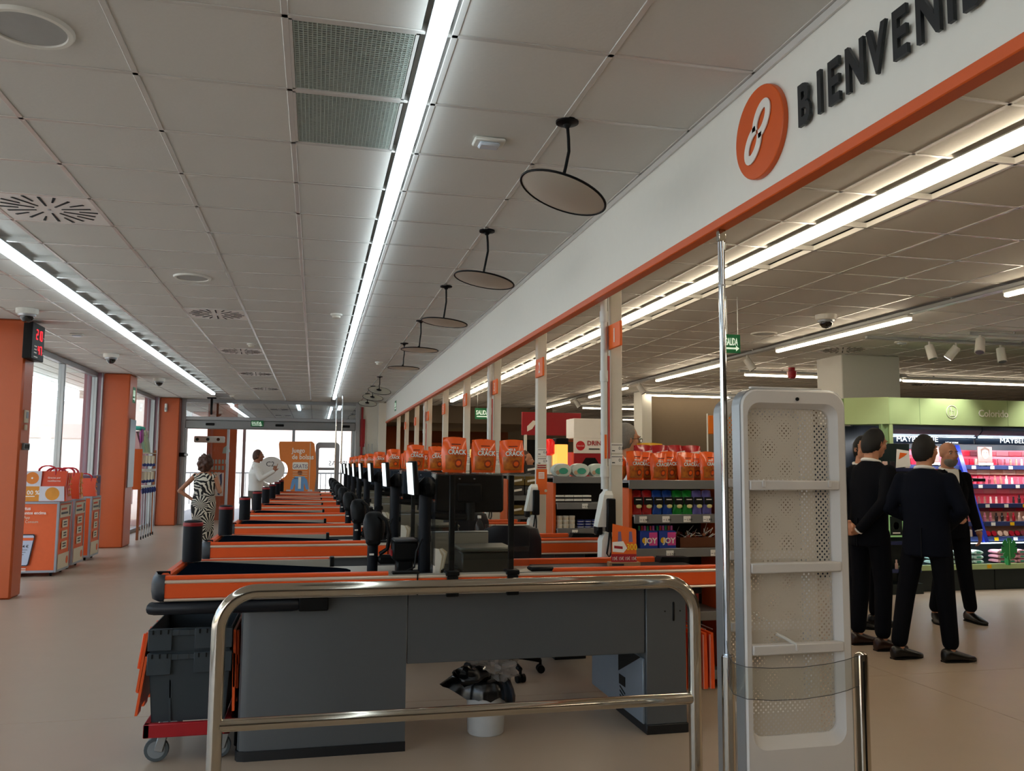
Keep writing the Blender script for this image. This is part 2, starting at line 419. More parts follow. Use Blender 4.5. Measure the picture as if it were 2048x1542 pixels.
def window(n, y0, y1, mull):
    w = thing('window_%d' % n, None, None, (-3.75, (y0+y1)/2, 0), kind='structure')
    MB().box(-3.79, -3.70, y0, y1, 2.93, ZC, .006).build('window_frame', m_alu, w)
    MB().box(-3.79, -3.70, y0, y1, 0, .07, .006).build('window_frame', m_alu, w)
    ys = [y0]+list(mull)+[y1]
    for y in ys: MB().box(-3.79, -3.70, y-.03, y+.03, .07, 2.93, .006).build('mullion', m_alu, w)
    for a, b_ in zip(ys[:-1], ys[1:]): MB().box(-3.748, -3.742, a+.03, b_-.03, .07, 2.93).build('pane', m_glass, w)
def reveal(y): MB().box(-3.735, -3.615, y, y+.03, 0, ZC-.004).build('trim_3', mat('mauve_surface', '9a7884', .5), kind='structure'); MB().box(-3.64, -3.62, y-.012, y, 0, ZC-.004).build('trim_4', m_alu, kind='structure')  # mauve strip filling the gap between pane and pillar
reveal(15.80); reveal(21.22)
window(1, -2.5, 10.1, (.7, 3.9, 7.0))
window(2, 10.42, 15.8, (13.85,))
window(3, 16.45, 21.2, (18.9,))
struct('wall_left', MB().box(-3.9, -3.7, -4.2, -3, 0, ZC), m_orange2)
# fascia beam over the checkout line
fa = thing('wall_fascia', None, None, (1.78, 8.5, 2.47), kind='structure')
MB().box(1.663, 1.70, -4.2, 20.94, 2.515, ZC-.004).build('panel', m_white, fa)
MB().box(1.650, 1.663, -4.2, 20.94, ZC-.035, ZC-.004, .002).build('edge_trim', m_tbar, fa)
MB().box(1.652, 1.711, -4.2, 20.94, 2.473, 2.515, .004).build('orange_trim', m_orange, fa)
# end of the checkout line: white wall and column beside the exit doors
struct('wall_end', MB().box(1.06, 1.52, 21.72, 21.85, 0, ZC), m_white)
struct('column', MB().box(1.52, 1.72, 21.5, 21.8, 0, ZC, .006), m_white)
struct('soffit', MB().box(1.72, 6.2, 22, 30, 2.56, ZC), m_beige)
bw = struct('wall_bakery', MB().box(1.55, 6.2, 27.4, 27.6, 0, 2.56), m_brown)
struct('wall_nook', MB().box(1.55, 2.6, 24.5, 24.7, 0, 2.56), mat('orange_brown', 'b0561f', .7))
struct('trim_1', MB().box(2.6, 6.2, 27.36, 27.4, 2.12, 2.18), m_orange)
struct('trim_2', MB().box(8.2, 13, 29.9, 30, 2.35, 2.42), m_orange)
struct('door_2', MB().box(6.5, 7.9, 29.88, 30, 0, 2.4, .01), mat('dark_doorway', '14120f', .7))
# white pillar by the cosmetics island and a slim white column further back
struct('pillar', MB().box(6.99, 7.9, 10.2, 10.8, 0, ZC, .01), m_white)
struct('pillar', MB().box(6.5, 6.72, 16.3, 16.75, 0, ZC, .01), m_white)
# posts under the fascia, one per checkout
for k in range(9):
    y = 5.08+PITCH*k
    o = MB().box(1.815, 1.895, y, y+.08, .0, ZC-.004, .006).build('post', m_offwhite, label='white steel post under the fascia '+('numbered %s' % NWD[k] if k < 5 else ORD[k-1] if k < 8 else 'at the far end'), kind='structure')
# ------------------------------------------------------------------ things on the ceiling
def zc(*a): return ZC
# swirl diffusers: plate with radial slots
dz_n = ['pinkish square swirl air diffuser nearest the camera, beside the window-side light strip', 'square swirl air diffuser second along the corridor', 'square swirl air diffuser third along the corridor',
        'square swirl air diffuser fourth along the corridor', 'square swirl air diffuser fifth, nearest the exit doors', 'square swirl air diffuser beside the white pillar in the shop', 'square swirl air diffuser behind the white pillar above the green fixture', 'small square swirl air diffuser far back in the shop', 'square swirl air diffuser over the aisle between posts']
m_plate2 = mat('diffuser_plate', 'ece7e3', .5); m_slot = mat('slot_black', '050608', .8)
proto = None
for i, (x, y) in enumerate(DIFF):
    if proto is None:
        t = thing('air_diffuser', dz_n[i], 'air diffuser', (x, y, ZC), 'swirl diffusers in the ceiling grid')
        MB().box(x-.29, x+.29, y-.29, y+.29, ZC-.001, ZC+.01, .003).build('plate', m_plate2, t)
        for q in range(20):
            a = q*2*PI/20+.05; l0, l1 = (.08, .26) if q % 2 else (.17, .275)
            w = .005
            pts = [(l0, -w), (l1, -w*1.6), (l1, w*1.6), (l0, w)]
            pts = [(x+math.cos(a)*p-math.sin(a)*s_, y+math.sin(a)*p+math.cos(a)*s_) for p, s_ in pts]
            MB().add([(p[0], p[1], ZC-.0045) for p in pts]+[(p[0], p[1], ZC-.0005) for p in pts], [(3, 2, 1, 0), (0, 1, 5, 4), (1, 2, 6, 5), (2, 3, 7, 6), (3, 0, 4, 7)]).build('slot', m_slot, t)
        MB().cyl((x, y, ZC-.006), (x, y, ZC), .01, n=10).build('screw', m_alu, t)
        proto = t
    else: dup(proto, (x-proto.location.x, y-proto.location.y, 0), dz_n[i])
# two return-air grilles, egg crate
m_crate = mat('eggcrate', 'b9c2ba', .5); m_dark = mat('plenum_dark', '454b45', .9)
for i, y in enumerate((2.924, 3.524)):
    x0, x1, y0, y1 = -.136, .325, y+.01, y+.59
    t = thing('return_grille', ['egg-crate return air grille nearer the camera beside the middle strip', 'egg-crate return air grille, second one beside the middle strip'][i], 'air grille', ((x0+x1)/2, (y0+y1)/2, ZC))
    fr = MB()
    for a in ((x0, x1, y0, y0+.012), (x0, x1, y1-.012, y1), (x0, x0+.012, y0, y1), (x1-.012, x1, y0, y1)): fr.box(*a, ZC-.002, ZC+.02)
    fr.build('frame', m_tbar, t)
    MB().box(x0, x1, y0, y1, ZC+.05, ZC+.055).build('backing', m_dark, t)
    lat = MB()
    for q in range(1, 28): lat.box(x0+(x1-x0)*q/28-.0017, x0+(x1-x0)*q/28+.0017, y0+.01, y1-.01, ZC, ZC+.014)
    for q in range(1, 36): lat.box(x0+.01, x1-.01, y0+(y1-y0)*q/36-.0017, y0+(y1-y0)*q/36+.0017, ZC, ZC+.014)
    lat.build('lattice', m_crate, t, kind='stuff', smooth=False)
# round loudspeakers
m_spk = mat('speaker_mesh', 'a9aaa8', .8)
for x, y, l in ((-1.05, 3.23, 'round ceiling loudspeaker in the corner nearest the camera'), (-1.05, 7.42, 'round ceiling loudspeaker further along the corridor'), (5.05, 8.85, 'round ceiling loudspeaker in the shop behind the dome camera')):
    t = thing('ceiling_speaker', l, 'loudspeaker', (x, y, ZC))
    MB().lathe((x, y, ZC), [(.125, -.004), (.128, -.012), (.145, -.012), (.152, -.002), (.152, .004)], 40).build('rim', m_white, t)
    MB().lathe((x, y, ZC), [(0, -.008), (.125, -.006), (.125, .002)], 40).build('mesh_cover', m_spk, t)
# dome cameras
cam_l = ['dome camera above the temperature display', 'dome camera over the first shop window', 'dome camera before the orange pillar with the green sign', 'dome camera in the shop beside the glowing track light']
proto = None; m_dome = mat('smoked_dome', '0a0b0d', .08, spec=.8, coat=.5, var=0)
for i, (x, y) in enumerate(((-2.91, 9.43), (-2.9, 13.05), (-2.85, 16.6), (5.04, 7.6))):
    if proto is None:
        t = proto = thing('dome_camera', cam_l[i], 'camera', (x, y, ZC))
        MB().lathe((x, y, ZC), [(.105, 0), (.105, -.03), (.1, -.05), (.09, -.055)], 28).build('base', m_white, t)
        MB().lathe((x, y, ZC), [(.085, -.055), (.08, -.075), (.07, -.08)], 28).build('collar', m_alu, t)
        MB().ball((x, y, ZC-.072), .068, 20, 12).build('dome', m_dome, t)
    else: dup(proto, (x-proto.location.x, y-proto.location.y, 0), cam_l[i])
# emergency lamps and smoke detectors
m_lens = mat('lamp_lens', 'cfd8e2', .2)
for x, y, l in ((.77, 3.87, 'small square emergency lamp before the nearest ceiling mirror'), (-2.87, 11.12, 'small square emergency lamp over the window side of the corridor'), (6.98, 8.96, 'small square emergency lamp near the white pillar')):
    t = thing('emergency_lamp', l, 'emergency lamp', (x, y, ZC))
    MB().box(x-.075, x+.075, y-.05, y+.05, ZC-.018, ZC, .006).build('base', m_white, t)
    MB().box(x-.05, x+.05, y-.035, y+.035, ZC-.035, ZC-.016, .008).build('lens', m_lens, t)
proto = None
for x, y, l in ((.17, 8.88, 'white smoke detector beside the middle strip'), (-.85, 11.4, 'white smoke detector by the second diffuser'), (.9, 12.9, 'small white smoke detector near the far mirrors'), (7.9, 12.9, 'white smoke detector right of the white pillar'), (-1.9, 20.2, 'white smoke detector before the exit doors')):
    if proto is None:
        t = proto = thing('smoke_detector', l, 'smoke detector', (x, y, ZC))
        MB().lathe((x, y, ZC), [(.06, 0), (.06, -.015), (.05, -.022)], 20).build('base', m_white, t)
        MB().lathe((x, y, ZC), [(.042, -.022), (.04, -.04), (.025, -.048), (0, -.05)], 20).build('sensor', m_offwhite, t)
    else: dup(proto, (x-proto.location.x, y-proto.location.y, 0), l)
t = thing('fire_siren', 'red fire siren hanging under the shop ceiling', 'fire siren', (7.2, 11.8, ZC))
MB().lathe((7.2, 11.8, ZC), [(.05, 0), (.05, -.05), (.075, -.06), (.065, -.15), (.05, -.16)], 18).build('horn', m_red, t)
MB().cyl((7.2, 11.8, ZC-.17), (7.2, 11.8, ZC-.155), .045, n=16).build('cap', m_red, t)
# surveillance mirrors: flexible stem, ceiling rosette, hub, clear convex disc with black rim
m_mir = mat('mirror_disc', 'f0f0e6', .55, metal=1, var=0)
tilt = [(.34, 0), (.17, 0), (.1, 0), (.03, 0), (.02, 0), (.12, .42), (.1, .4), (.06, .4)]
mdrop = [.325, .325, .31, .31, .31, .24, .22, .21]
my = [3.56, 5.41, 7.22, 9.04, 10.8, 15.05, 16.9, 18.7]
for i, y in enumerate(my):
    x = 1.07; hub = np.array([x-.03+(0.004*i), y, ZC-mdrop[i]])
    t = thing('ceiling_mirror', 'round black-rimmed mirror on a bent ceiling stem, '+['nearest the camera', 'second along the fascia', 'third along the fascia', 'fourth along the fascia', 'fifth along the fascia', 'first of the three clustered far ones', 'middle of the three clustered far ones', 'farthest of all'][i], 'mirror', (x, y, ZC))
    MB().lathe((x, y, ZC), [(.052, 0), (.052, -.01), (.02, -.018), (.012, -.03)], 22).build('rosette', m_black2, t)
    b_ = .02 if i < 2 else .006
    MB().tube([(x, y, ZC-.01), (x+b_*.3, y, ZC-.08), (x+b_*.4, y, ZC-.14), (x-.006, y, ZC-mdrop[i]*.65), (hub[0]+.006, y, hub[2]+.04), tuple(hub)], .0075, 8).build('stem', m_black2, t)
    ax_ = rot('Y', tilt[i][0])@rot('X', tilt[i][1])
    an = np.arange(40)/40*2*PI
    ring = np.stack([.2*np.cos(an), .2*np.sin(an), np.zeros(40)], 1)@ax_.T+hub+np.array([.01, 0, -.012])
    MB().tube(ring, .0055, 8, closed=True).build('rim', m_black2, t)
    MB().lathe(hub+np.array([.01, 0, -.012]), [(0, -.022), (.06, -.02), (.12, -.014), (.17, -.006), (.198, 0), (.198, .003), (.1, .002), (0, .002)], 40, R=ax_).build('disc', m_mir, t)
    MB().lathe(hub, [(.046, .0), (.045, .006), (.015, .014), (.012, .03)], 20, R=ax_).build('hub', m_black2, t)
# track spotlights in the shop
track(6.2, 12, 8.55, 8.59, 'grey spotlight track over the cosmetics aisle, second row'); track(7.1, 12, 7.98, 8.02, 'short grey spotlight track over the cosmetics aisle, first row')
m_bulb = mat('spot_lens', 'fff8ea', .3, emit=14, var=0)
spots = [(7.05, 8.57, 'white cylinder spotlight over the green fixture, left one', -.1, 0), (7.42, 8.57, 'lit white cylinder spotlight shining over the green fixture', .5, 1), (8.05, 8.57, 'white cylinder spotlight over the green fixture, right one', .1, 0),
         (7.25, 8.0, 'white cylinder spotlight on the nearest short track', .35, 0), (5.62, 10.3, 'white spotlight at the end of the aisle track by the exit sign', -.5, 0), (5.62, 14.2, 'white spotlight near the red siren', -.5, 0), (5.62, 18, 'white spotlight far back behind the numbered posts', -.5, 0)]
for x, y, l, a, on in spots:
    t = thing('spotlight', l, 'spotlight', (x, y, ZC-.05)); R_ = rot('Y', a)@rot('X', -.25 if not on else .5)
    MB().cyl((x, y, ZC-.05), (x, y, ZC-.13), .012, n=10).build('stem', m_white, t)
    c0 = np.array([x, y, ZC-.12]); MB().cyl(c0+R_@[0, 0, .02], c0+R_@[0, 0, -.15], .048, .052, 22).build('body', m_white, t)
    MB().cyl(c0+R_@[0, 0, -.149], c0+R_@[0, 0, -.154], .044, n=20).build('lens', m_bulb if on else m_greyd, t)
# exit signs
def exit_sign(x, y, z, w, h, l, hang=True, dirs=FR):
    t = thing('exit_sign', l, 'exit sign', (x, y, z))
    xd = np.array(dirs[0]); nd = np.cross(dirs[0], dirs[1]); o_ = np.array([x, y, z])
    MB().prism([(0, 0), (w, 0), (w, h), (0, h)], o_-nd*.012, *dirs, .012).build('panel', m_green, t)
    lettering(t, 'SALIDA', o_+nd*.001+xd*w*.06+np.array([0, 0, h*.42]), dirs, h*.55, m_glow, xs=.75*(w/h)/1.75, bold=.02)
    MB().prism([(.1*w, .2*h), (.72*w, .2*h), (.72*w, .1*h), (.92*w, .25*h), (.72*w, .4*h), (.72*w, .29*h), (.1*w, .29*h)], o_, *dirs, .002).build('arrow', m_glow, t)
    if hang:
        for q in (.15, .85): p = o_+xd*w*q; MB().cyl(p+[0, 0, h], (p[0], p[1], ZC), .003, n=6).build('wire', m_alu, t)
    return t
exit_sign(3.60, 7.0, 2.49, .155, .17, 'green exit sign hanging in the shop beside the steel pole')
exit_sign(3.33, 17.95, 2.45, .36, .24, 'green exit sign seen between the posts numbered 3 and 4')
exit_sign(1.66, 18.6, 2.62, .35, .22, 'dark framed sign flat on the far end of the white fascia', False, LF)
# ------------------------------------------------------------------ exit doors and porch
d = thing('door_1', None, None, (-1, 21.65, 0), kind='structure')
Y0 = 21.6
for x0, x1, z0, z1 in ((-3.17, -3.07, 0, ZC), (.96, 1.06, 0, ZC), (-3.07, .96, 2.93, ZC), (-3.07, .96, 2.50, 2.585)): MB().box(x0, x1, Y0, Y0+.09, z0, z1, .006).build('frame', m_alu, d)
MB().box(-3.07, .96, Y0-.04, Y0+.14, 2.29, 2.50, .02).build('drive_box', mat('door_drive', '8b8e90', .4, metal=.5), d)
MB().box(-3.07, .96, Y0+.04, Y0+.05, 2.585, 2.93).build('transom_pane', glass('transom_glass', (.8, .84, .86), .9, 4.5), d)
for x in (-3.05, -2.08): MB().box(x-.03, x+.03, Y0+.03, Y0+.08, 0, 2.29, .005).build('door_rail', m_alu, d)
MB().box(-3.02, -2.11, Y0+.05, Y0+.058, .05, 2.29).build('pane', m_glass, d)
for x0 in (-2.6, -.98, .62): MB().box(x0, x0+.2, Y0-.07, Y0-.035, 2.37, 2.43, .01).build('sensor', m_black, d)
exit_sign(-1.56, Y0-.06, 2.36, .3, .15, 'green exit sign on the box over the exit doors', False)
t = thing('ceiling_bracket', 'black bracket hanging before the exit doors', 'bracket', (-2.42, 21, ZC))
MB().box(-2.52, -2.32, 20.95, 21.05, ZC-.03, ZC, .005).build('plate', m_black, t); MB().box(-2.445, -2.395, 20.97, 21.03, 2.6, ZC-.03, .01).build('arm', m_black, t)
t = thing('gate_camera', 'small black camera on the frame of the exit doors', 'camera', (-3.12, 21.5, 1.62))
MB().cyl((-3.17, 21.55, 1.66), (-3.05, 21.5, 1.66), .05, n=14).build('body', m_black, t); MB().box(-3.05, -2.97, 21.48, 21.54, 1.63, 1.69, .01).build('mount', m_alu, t)
# porch behind the doors
struct('wall_porch', MB().box(-2.75, -2.02, 23.2, 23.35, 0, ZC), m_orange2)
struct('wall_porch_side', MB().box(-3.9, -3.75, 21.75, 25, 0, ZC), m_orange2)
struct('wall_porch_right', MB().box(1.1, 1.3, 21.9, 25.2, 0, ZC), m_offwhite)
pc = struct('ceiling_porch', MB().box(-3.9, 1.5, 21.7, 25.2, ZC+.0, 3.1), m_tile)
for q in range(10): MB().box(-3.75+q*.6-.012, -3.75+q*.6+.012, 21.75, 25.1, ZC-.004, ZC).build('grid_bar', m_tbar, pc)
for q in range(1, 6): MB().box(-3.75, 1.4, 21.7+q*.6-.01, 21.7+q*.6+.01, ZC-.004, ZC).build('grid_bar', m_tbar, pc)
for x0, y0, y1, l in ((-2.2, 22.1, 24, 'short glowing strip in the porch ceiling, left'), (-.52, 22, 24.5, 'short glowing strip in the porch ceiling, middle'), (.55, 22.2, 24, 'short glowing strip in the porch ceiling, right')): light_line(x0, x0+.09, y0, y1, l)
lb = MB(); t = thing('wall_notice', 'white and black printed notice on the orange porch wall', 'notice', (-2.42, 23.19, .6))
MB().box(-2.5, -2.3, 23.185, 23.2, .62, 1.22, .002).build('sheet', m_paper, t); MB().prism([(0, 0), (.06, .3), (.03, .5), (.09, .55), (.1, .3), (.05, -.02)], (-2.44, 23.186, .66), *FR, .003).build('figure', mat('blue_ink', '28507c', .6), t)
t = thing('wall_lettering', 'grey raised lettering and emblem on the orange porch wall', 'lettering', (-2.4, 23.19, 1.3))
m_gl = mat('pale_lettering', '9fb8b0', .6)
for q in range(3):
    for i in range(5-q): MB().box(-2.62+i*.085, -2.565+i*.085, 23.19, 23.2, 1.45-q*.16, 1.56-q*.16, .006).build('letter', m_gl, t)
for sx in (-1, 1): MB().prism([(0, .0), (.02, .14), (.12, .22), (.2, .05), (.12, 0)], (-2.38+.02*sx, 23.2, 1.72), (sx, 0, 0), (0, 0, 1), .006*-sx if sx < 0 else .006).build('emblem', m_gl, t)
t = MB().box(-2.98, -2.25, 22.5, 22.66, 1.98, 2.14, .02).build('door_closer', m_white, d)
for q in range(3): MB().cyl((-2.9+q*.25, 22.48, 2.06), (-2.9+q*.25, 22.51, 2.06), .04, n=14).build('sensor', m_black, t)
w = thing('window_4', None, None, (-.5, 24.9, 0), kind='structure')
for x0, x1, z0, z1 in ((-2.0, 1.1, 2.62, ZC), (-2.0, -1.92, .02, 2.62), (-.66, -.58, .02, 2.62), (1.02, 1.1, .02, 2.62)): MB().box(x0, x1, 24.86, 24.94, z0, z1, .006).build('window_frame', m_alu, w)
MB().box(-2.0, 1.1, 24.8, 25.0, -.01, .09, .01).build('threshold', m_alu, w)
for x0, x1 in ((-1.92, -.66), (-.58, 1.02)): MB().box(x0, x1, 24.895, 24.905, .09, 2.62).build('pane', m_glass, w)
lettering(w, 'URMAS', (.98, 24.885, 1.42), ((-1, 0, 0), (0, 0, 1)), .2, m_ink, xs=.95)
# white wall with the fire point and the scale shelf
t = thing('fire_pipe', 'red vertical fire pipe beside the exit doors', 'pipe', (1.12, 21.66, 0))
MB().cyl((1.12, 21.66, 0), (1.12, 21.66, 2.9), .03, n=12).build('pipe', m_red, t); MB().box(1.08, 1.2, 21.64, 21.7, 1.9, 2.6, .01).build('sign_plate', m_red, t)
t = thing('wall_tray', 'grey funnel-shaped wall tray with rods by the far white column', 'tray', (1.3, 21.6, 1.5))
MB().loft([[(1.16, 21.45, 1.72), (1.5, 21.45, 1.72), (1.5, 21.71, 1.72), (1.16, 21.71, 1.72)], [(1.26, 21.6, 1.52), (1.4, 21.6, 1.52), (1.4, 21.71, 1.52), (1.26, 21.71, 1.52)]]).build('tray', m_alu, t)
for q in range(3): MB().cyl((1.2+q*.09, 21.6, 1.7), (1.2+q*.09, 21.6, 1.98), .012, n=8).build('rod', m_alu, t)
# ------------------------------------------------------------------ outdoors
struct('ground', MB().box(-70, -3.9, -30, 90, -.2, -.06), mat('forecourt', 'c9c4ba', .9, scale=3))
struct('ground', MB().box(-3.9, 60, 31, 120, -.2, -.06), mat('forecourt', 'c9c4ba', .9))
struct('ground', MB().box(-3.9, 1.3, 25, 31, -.2, -.03), mat('forecourt', 'c9c4ba', .9))
for y0, y1 in ((15.9, 16.3), (21.25, 21.7)):
    pp = struct('mauve_slab', MB().box(-3.945, -3.81, y0, y1, -.05, 3.34, .01), mat('mauve_surface', '9a7884', .5)); MB().box(-3.84, -3.825, y0-.006, y0, -.05, 3.3).build('joint', mat('mauve_joint', '7a4448', .6), pp)  # mauve slabs just outside the panes beside the far pillars
cp = struct('roof', MB().box(-7.6, -3.9, -4, 27, 3.35, 3.6), mat('canopy', 'dcdad6', .7))
for q in range(12): MB().box(-7.5+q*.3, -7.24+q*.3, -4, 27, 3.33, 3.35).build('slat', m_white, cp)
light_line(-6.2, -6.05, 2, 24, 'glowing strip under the canopy outside the windows', drop=-.3)
bl = thing('building', 'pale low building beyond the car park outside the windows', 'building', (-40, 30, 0))
MB().box(-46, -40, 5, 60, -.1, 5).build('wall', m_white, bl); MB().box(-46.2, -39.8, 4.8, 60.2, 5, 5.3).build('roof', m_tbar, bl)
for q in range(8): MB().box(-40.05, -39.95, 8+q*6, 11+q*6, 1, 3).build('window', m_greyd, bl)
bl = thing('building', 'white apartment building with a red band facing the exit doors', 'building', (-5, 70, 0))
MB().box(-30, 22, 66, 74, -.1, 9).build('wall', m_white, bl); MB().box(-30, 22, 65.9, 66.05, 3.2, 4.2).build('band', mat('faded_red', 'e6cfc6', .8), bl)
for q in range(16): MB().box(-28+q*3, -26.6+q*3, 65.95, 66.05, 1, 2.4).build('window', m_tbar, bl)
sh = thing('trolley_shelter', 'red framed trolley shelter seen through the shop window', 'shelter', (-11, 20, 0))
for q in range(8):
    MB().box(-11.05, -10.95, 8+q*3.4, 8.1+q*3.4, -.06, 1.5).build('leg', m_red, sh)
    MB().tube([(-11, 8.05+q*3.4, 1.5), (-12, 8.05+q*3.4, 1.9), (-14, 8.05+q*3.4, 2.0)], .04, 8).build('rafter', m_red, sh)
MB().box(-11.08, -10.92, 7.5, 33, 1.42, 1.56, .01).build('beam', m_red, sh)
MB().box(-11.03, -10.99, 7.5, 33, .2, 1.4).build('screen', glass('shelter_glass', (.85, .92, .9), .5), sh)
rl = thing('railing', 'long metal railing outside the exit doors', 'railing', (-2, 34, 0))
for q in range(70): MB().box(-8+q*.2, -7.97+q*.2, 34, 34.04, -.06, 1.1).build('bar', m_grey, rl)
MB().box(-8, 6, 33.98, 34.06, 1.08, 1.14).build('top_rail', m_grey, rl)
# ------------------------------------------------------------------ checkout counters
m_cgrey = mat('counter_grey', '585c5f', .36, metal=.2, var=.03, scale=40)
m_belt = mat('belt_rubber', '15171a', .55, var=.1)
m_wedge = mat('belt_navy', '0a1018', .85, var=.08, spec=.0)
m_kick = mat('kick_black', '0a0d11', .5)
m_red_ring = mat('dark_red', '8f1c22', .4)
Y0 = 4.42
def counter():
    t = thing('checkout_counter', 'x', 'checkout', (.75, Y0+.3, 0), 'checkout counters in a row down the corridor')
    # front rail: rounded profile run along X
    def rail(x0, x1, name, m, z0, z1, dy, y=Y0):
        prof = [(0, z0), (dy*.8, z0), (dy, z0+.006), (dy, z1-.006), (dy*.8, z1), (0, z1)]
        R0 = [[x0, y+.03-a, z] for a, z in prof]; R1 = [[x1, y+.03-a, z] for a, z in prof]
        return MB().loft([R0, R1]).build(name, m, t)
    rail(-.69, 2.22, 'rail_panel', m_orange_plastic, .80, .872, .030)
    rail(-.69, 2.22, 'rail_strip', m_strip, .870, .888, .034)
    rail(-.69, 2.22, 'rail_strip', m_strip, .787, .80, .034)
    rail(-.69, .38, 'rail_cap', m_orange_plastic, .887, .908, .030)
    rail(1.25, 2.22, 'rail_cap', m_orange_plastic, .887, .908, .030)
    rail(.38, 1.25, 'rail_cap', m_plate, .887, .892, .030)
    MB().box(.40, .54, Y0+.0, Y0+.05, .892, .906, .004).build('edge_pad', m_black, t)
    MB().box(1.13, 1.26, Y0+.0, Y0+.09, .892, .915, .008).build('edge_pad', m_black, t)
    MB().box(.526, .532, Y0-.006, Y0+.03, .788, .893).build('joint_strip', m_black, t)
    # corner bumper, left end rail
    b = MB(); R = []
    for a in np.linspace(0, PI/2, 7):
        R.append([[-.69-.075*math.sin(a)*q, Y0-.004+(1-math.cos(a))*.1*q+.03*(1-q), z] for q, z in ((.55, .785), (.9, .795), (1, .83), (1, .87), (.9, .9), (.6, .914))])
    R.append([[-.765+.02*(1-q), Y0+.16, z] for q, z in ((.55, .785), (.9, .795), (1, .83), (1, .87), (.9, .9), (.6, .914))])
    o_in = [[-.69, Y0+.16, z] for z in (.785, .795, .83, .87, .9, .914)]
    b.loft(R+[o_in]); b.build('bumper', m_navy, t, ang=60)
    MB().box(-.735, -.69, Y0+.15, Y0+.78, .80, .905, .01).build('end_rail', m_orange_plastic, t)
    MB().box(-.735, .10, Y0+.74, Y0+.785, .84, .905, .008).build('rear_rail', m_orange_plastic, t)
    MB().box(-.69, .105, Y0+.725, Y0+.742, .80, .898, .003).build('rear_lining', m_plate, t)
    MB().box(.10, .125, Y0+.72, Y0+.79, .84, .91, .004).build('rail_end_cap', m_black, t)
    MB().box(1.12, 2.05, Y0+.52, Y0+.55, .84, .902, .006).build('rear_rail', m_orange_plastic, t)
    MB().prism([(0, 0), (.2, 0), (.2, .04), (.02, .045)], (2.05, Y0+.55, .86), *FR, .09).build('belt_end', m_black2, t)
    # worktop, packing wedge, rollers, belt
    MB().box(-.69, 1.13, Y0+.028, Y0+.735, .835, .855, .002).build('worktop', m_plate, t)
    MB().box(1.13, 2.22, Y0+.028, Y0+.53, .835, .862, .002).build('belt_bed', m_plate, t)
    MB().box(1.25, 2.21, Y0+.04, Y0+.51, .862, .872, .004).build('belt', m_belt, t)
    # wedge between the two packing lanes
    P = [(-.655, .04), (-.66, .62), (-.63, .68), (-.58, .69), (.12, .36), (.18, .31), (.20, .24), (.17, .10), (.13, .04)]
    m_ = MB(); top = [(x, Y0+y, .900-.010*(x+.65)) for x, y in P]; bot = [(x, Y0+y, .855) for x, y in P]
    m_.loft([bot, top]).build('packing_wedge', m_wedge, t)
    for q in range(5):
        x = .2+q*.013; MB().cyl((x, Y0+.05, .868), (x+.0, Y0+.25, .868), .005, n=8).build('roller', m_chrome, t)
    # pedestals
    P = [(-.337, .10), (-.325, .07), (-.29, .058), (.485, .058), (.485, .72), (-.337, .72)]
    MB().loft([[(x, Y0+y, .045) for x, y in P], [(x, Y0+y, .79) for x, y in P]]).build('left_pedestal', m_cgrey, t)
    MB().loft([[(x*1.012-.004, Y0+(y-.008 if y < .3 else y), 0) for x, y in P], [(x*1.012-.004, Y0+(y-.008 if y < .3 else y), .047) for x, y in P]]).build('kick_plate', m_kick, t)
    MB().box(.489, 1.796, Y0+.062, Y0+.085, .43, .79, .003).build('modesty_panel', m_cgrey, t)
    rp = MB().box(1.80, 2.036, Y0+.05, Y0+.53, .05, .79, .004).build('right_pedestal', m_cgrey, t)
    MB().box(1.795, 2.042, Y0+.042, Y0+.53, 0, .052, .004).build('kick_plate', m_kick, t)
    MB().box(1.955, 1.967, Y0+.044, Y0+.052, .60, .705, .004).build('lock_slot', m_black, rp)
    for x in (1.91, 2.0): MB().cyl((x, Y0+.046, .655), (x, Y0+.051, .655), .004, n=8).build('screw', m_black, rp)
    m_side = mat('side_panel', '7d8894', .35, metal=.2)
    sp = MB().box(1.785, 1.80, Y0+.07, Y0+.95, .05, .40, .003).build('side_box', m_side, t)
    MB().prism([(.1, .40), (.1, .25), (.45, .40)], (1.7845, Y0+.55, 0), (0, -1, 0), (0, 0, 1), .002).build('box_opening', m_black, sp)
    MB().box(1.782, 1.786, Y0+.34, Y0+.44, .18, .235).build('vent_window', m_black, sp)
    for q in range(4): MB().box(1.782, 1.786, Y0+.34, Y0+.43, .15-q*.025, .158-q*.025, R=rot('X', .3)).build('vent_slot', m_black, sp)
    # bar and bracket under the front rail
    m_ = MB().tube([(-.75, Y0+.035, .752), (-.735, Y0+.02, .752), (-.4, Y0+.02, .752), (-.09, Y0+.02, .752), (-.075, Y0+.035, .752)], .031, 12); m_.build('push_bar', m_navy, t)
    MB().box(-.06, .085, Y0+.005, Y0+.06, .72, .788, .006).build('bracket', m_black, t)
    MB().box(2.05, 2.12, Y0+.02, Y0+.08, .75, .788, .004).build('bracket', m_black, t)
    MB().box(-.70, -.34, Y0+.06, Y0+.70, .775, .80, .004).build('underside', m_greyd, t)
    return t
ctr = counter()
NB = ['nearest the steel barrier, carrying the cardboard thirty euro sign', 'second from the steel barrier', 'third from the steel barrier', 'fourth from the steel barrier', 'fifth from the steel barrier', 'sixth from the steel barrier', 'second from the exit doors', 'nearest the exit doors']
def rep(root, fmt, names=ORD, ks=range(1, 8), dz=None):
    root['label'] = fmt % names[0]
    return [root]+[dup(root, (0, PITCH*k, 0), fmt % names[k]) for k in ks]
rep(ctr, 'grey checkout counter with orange rails, %s', NB)
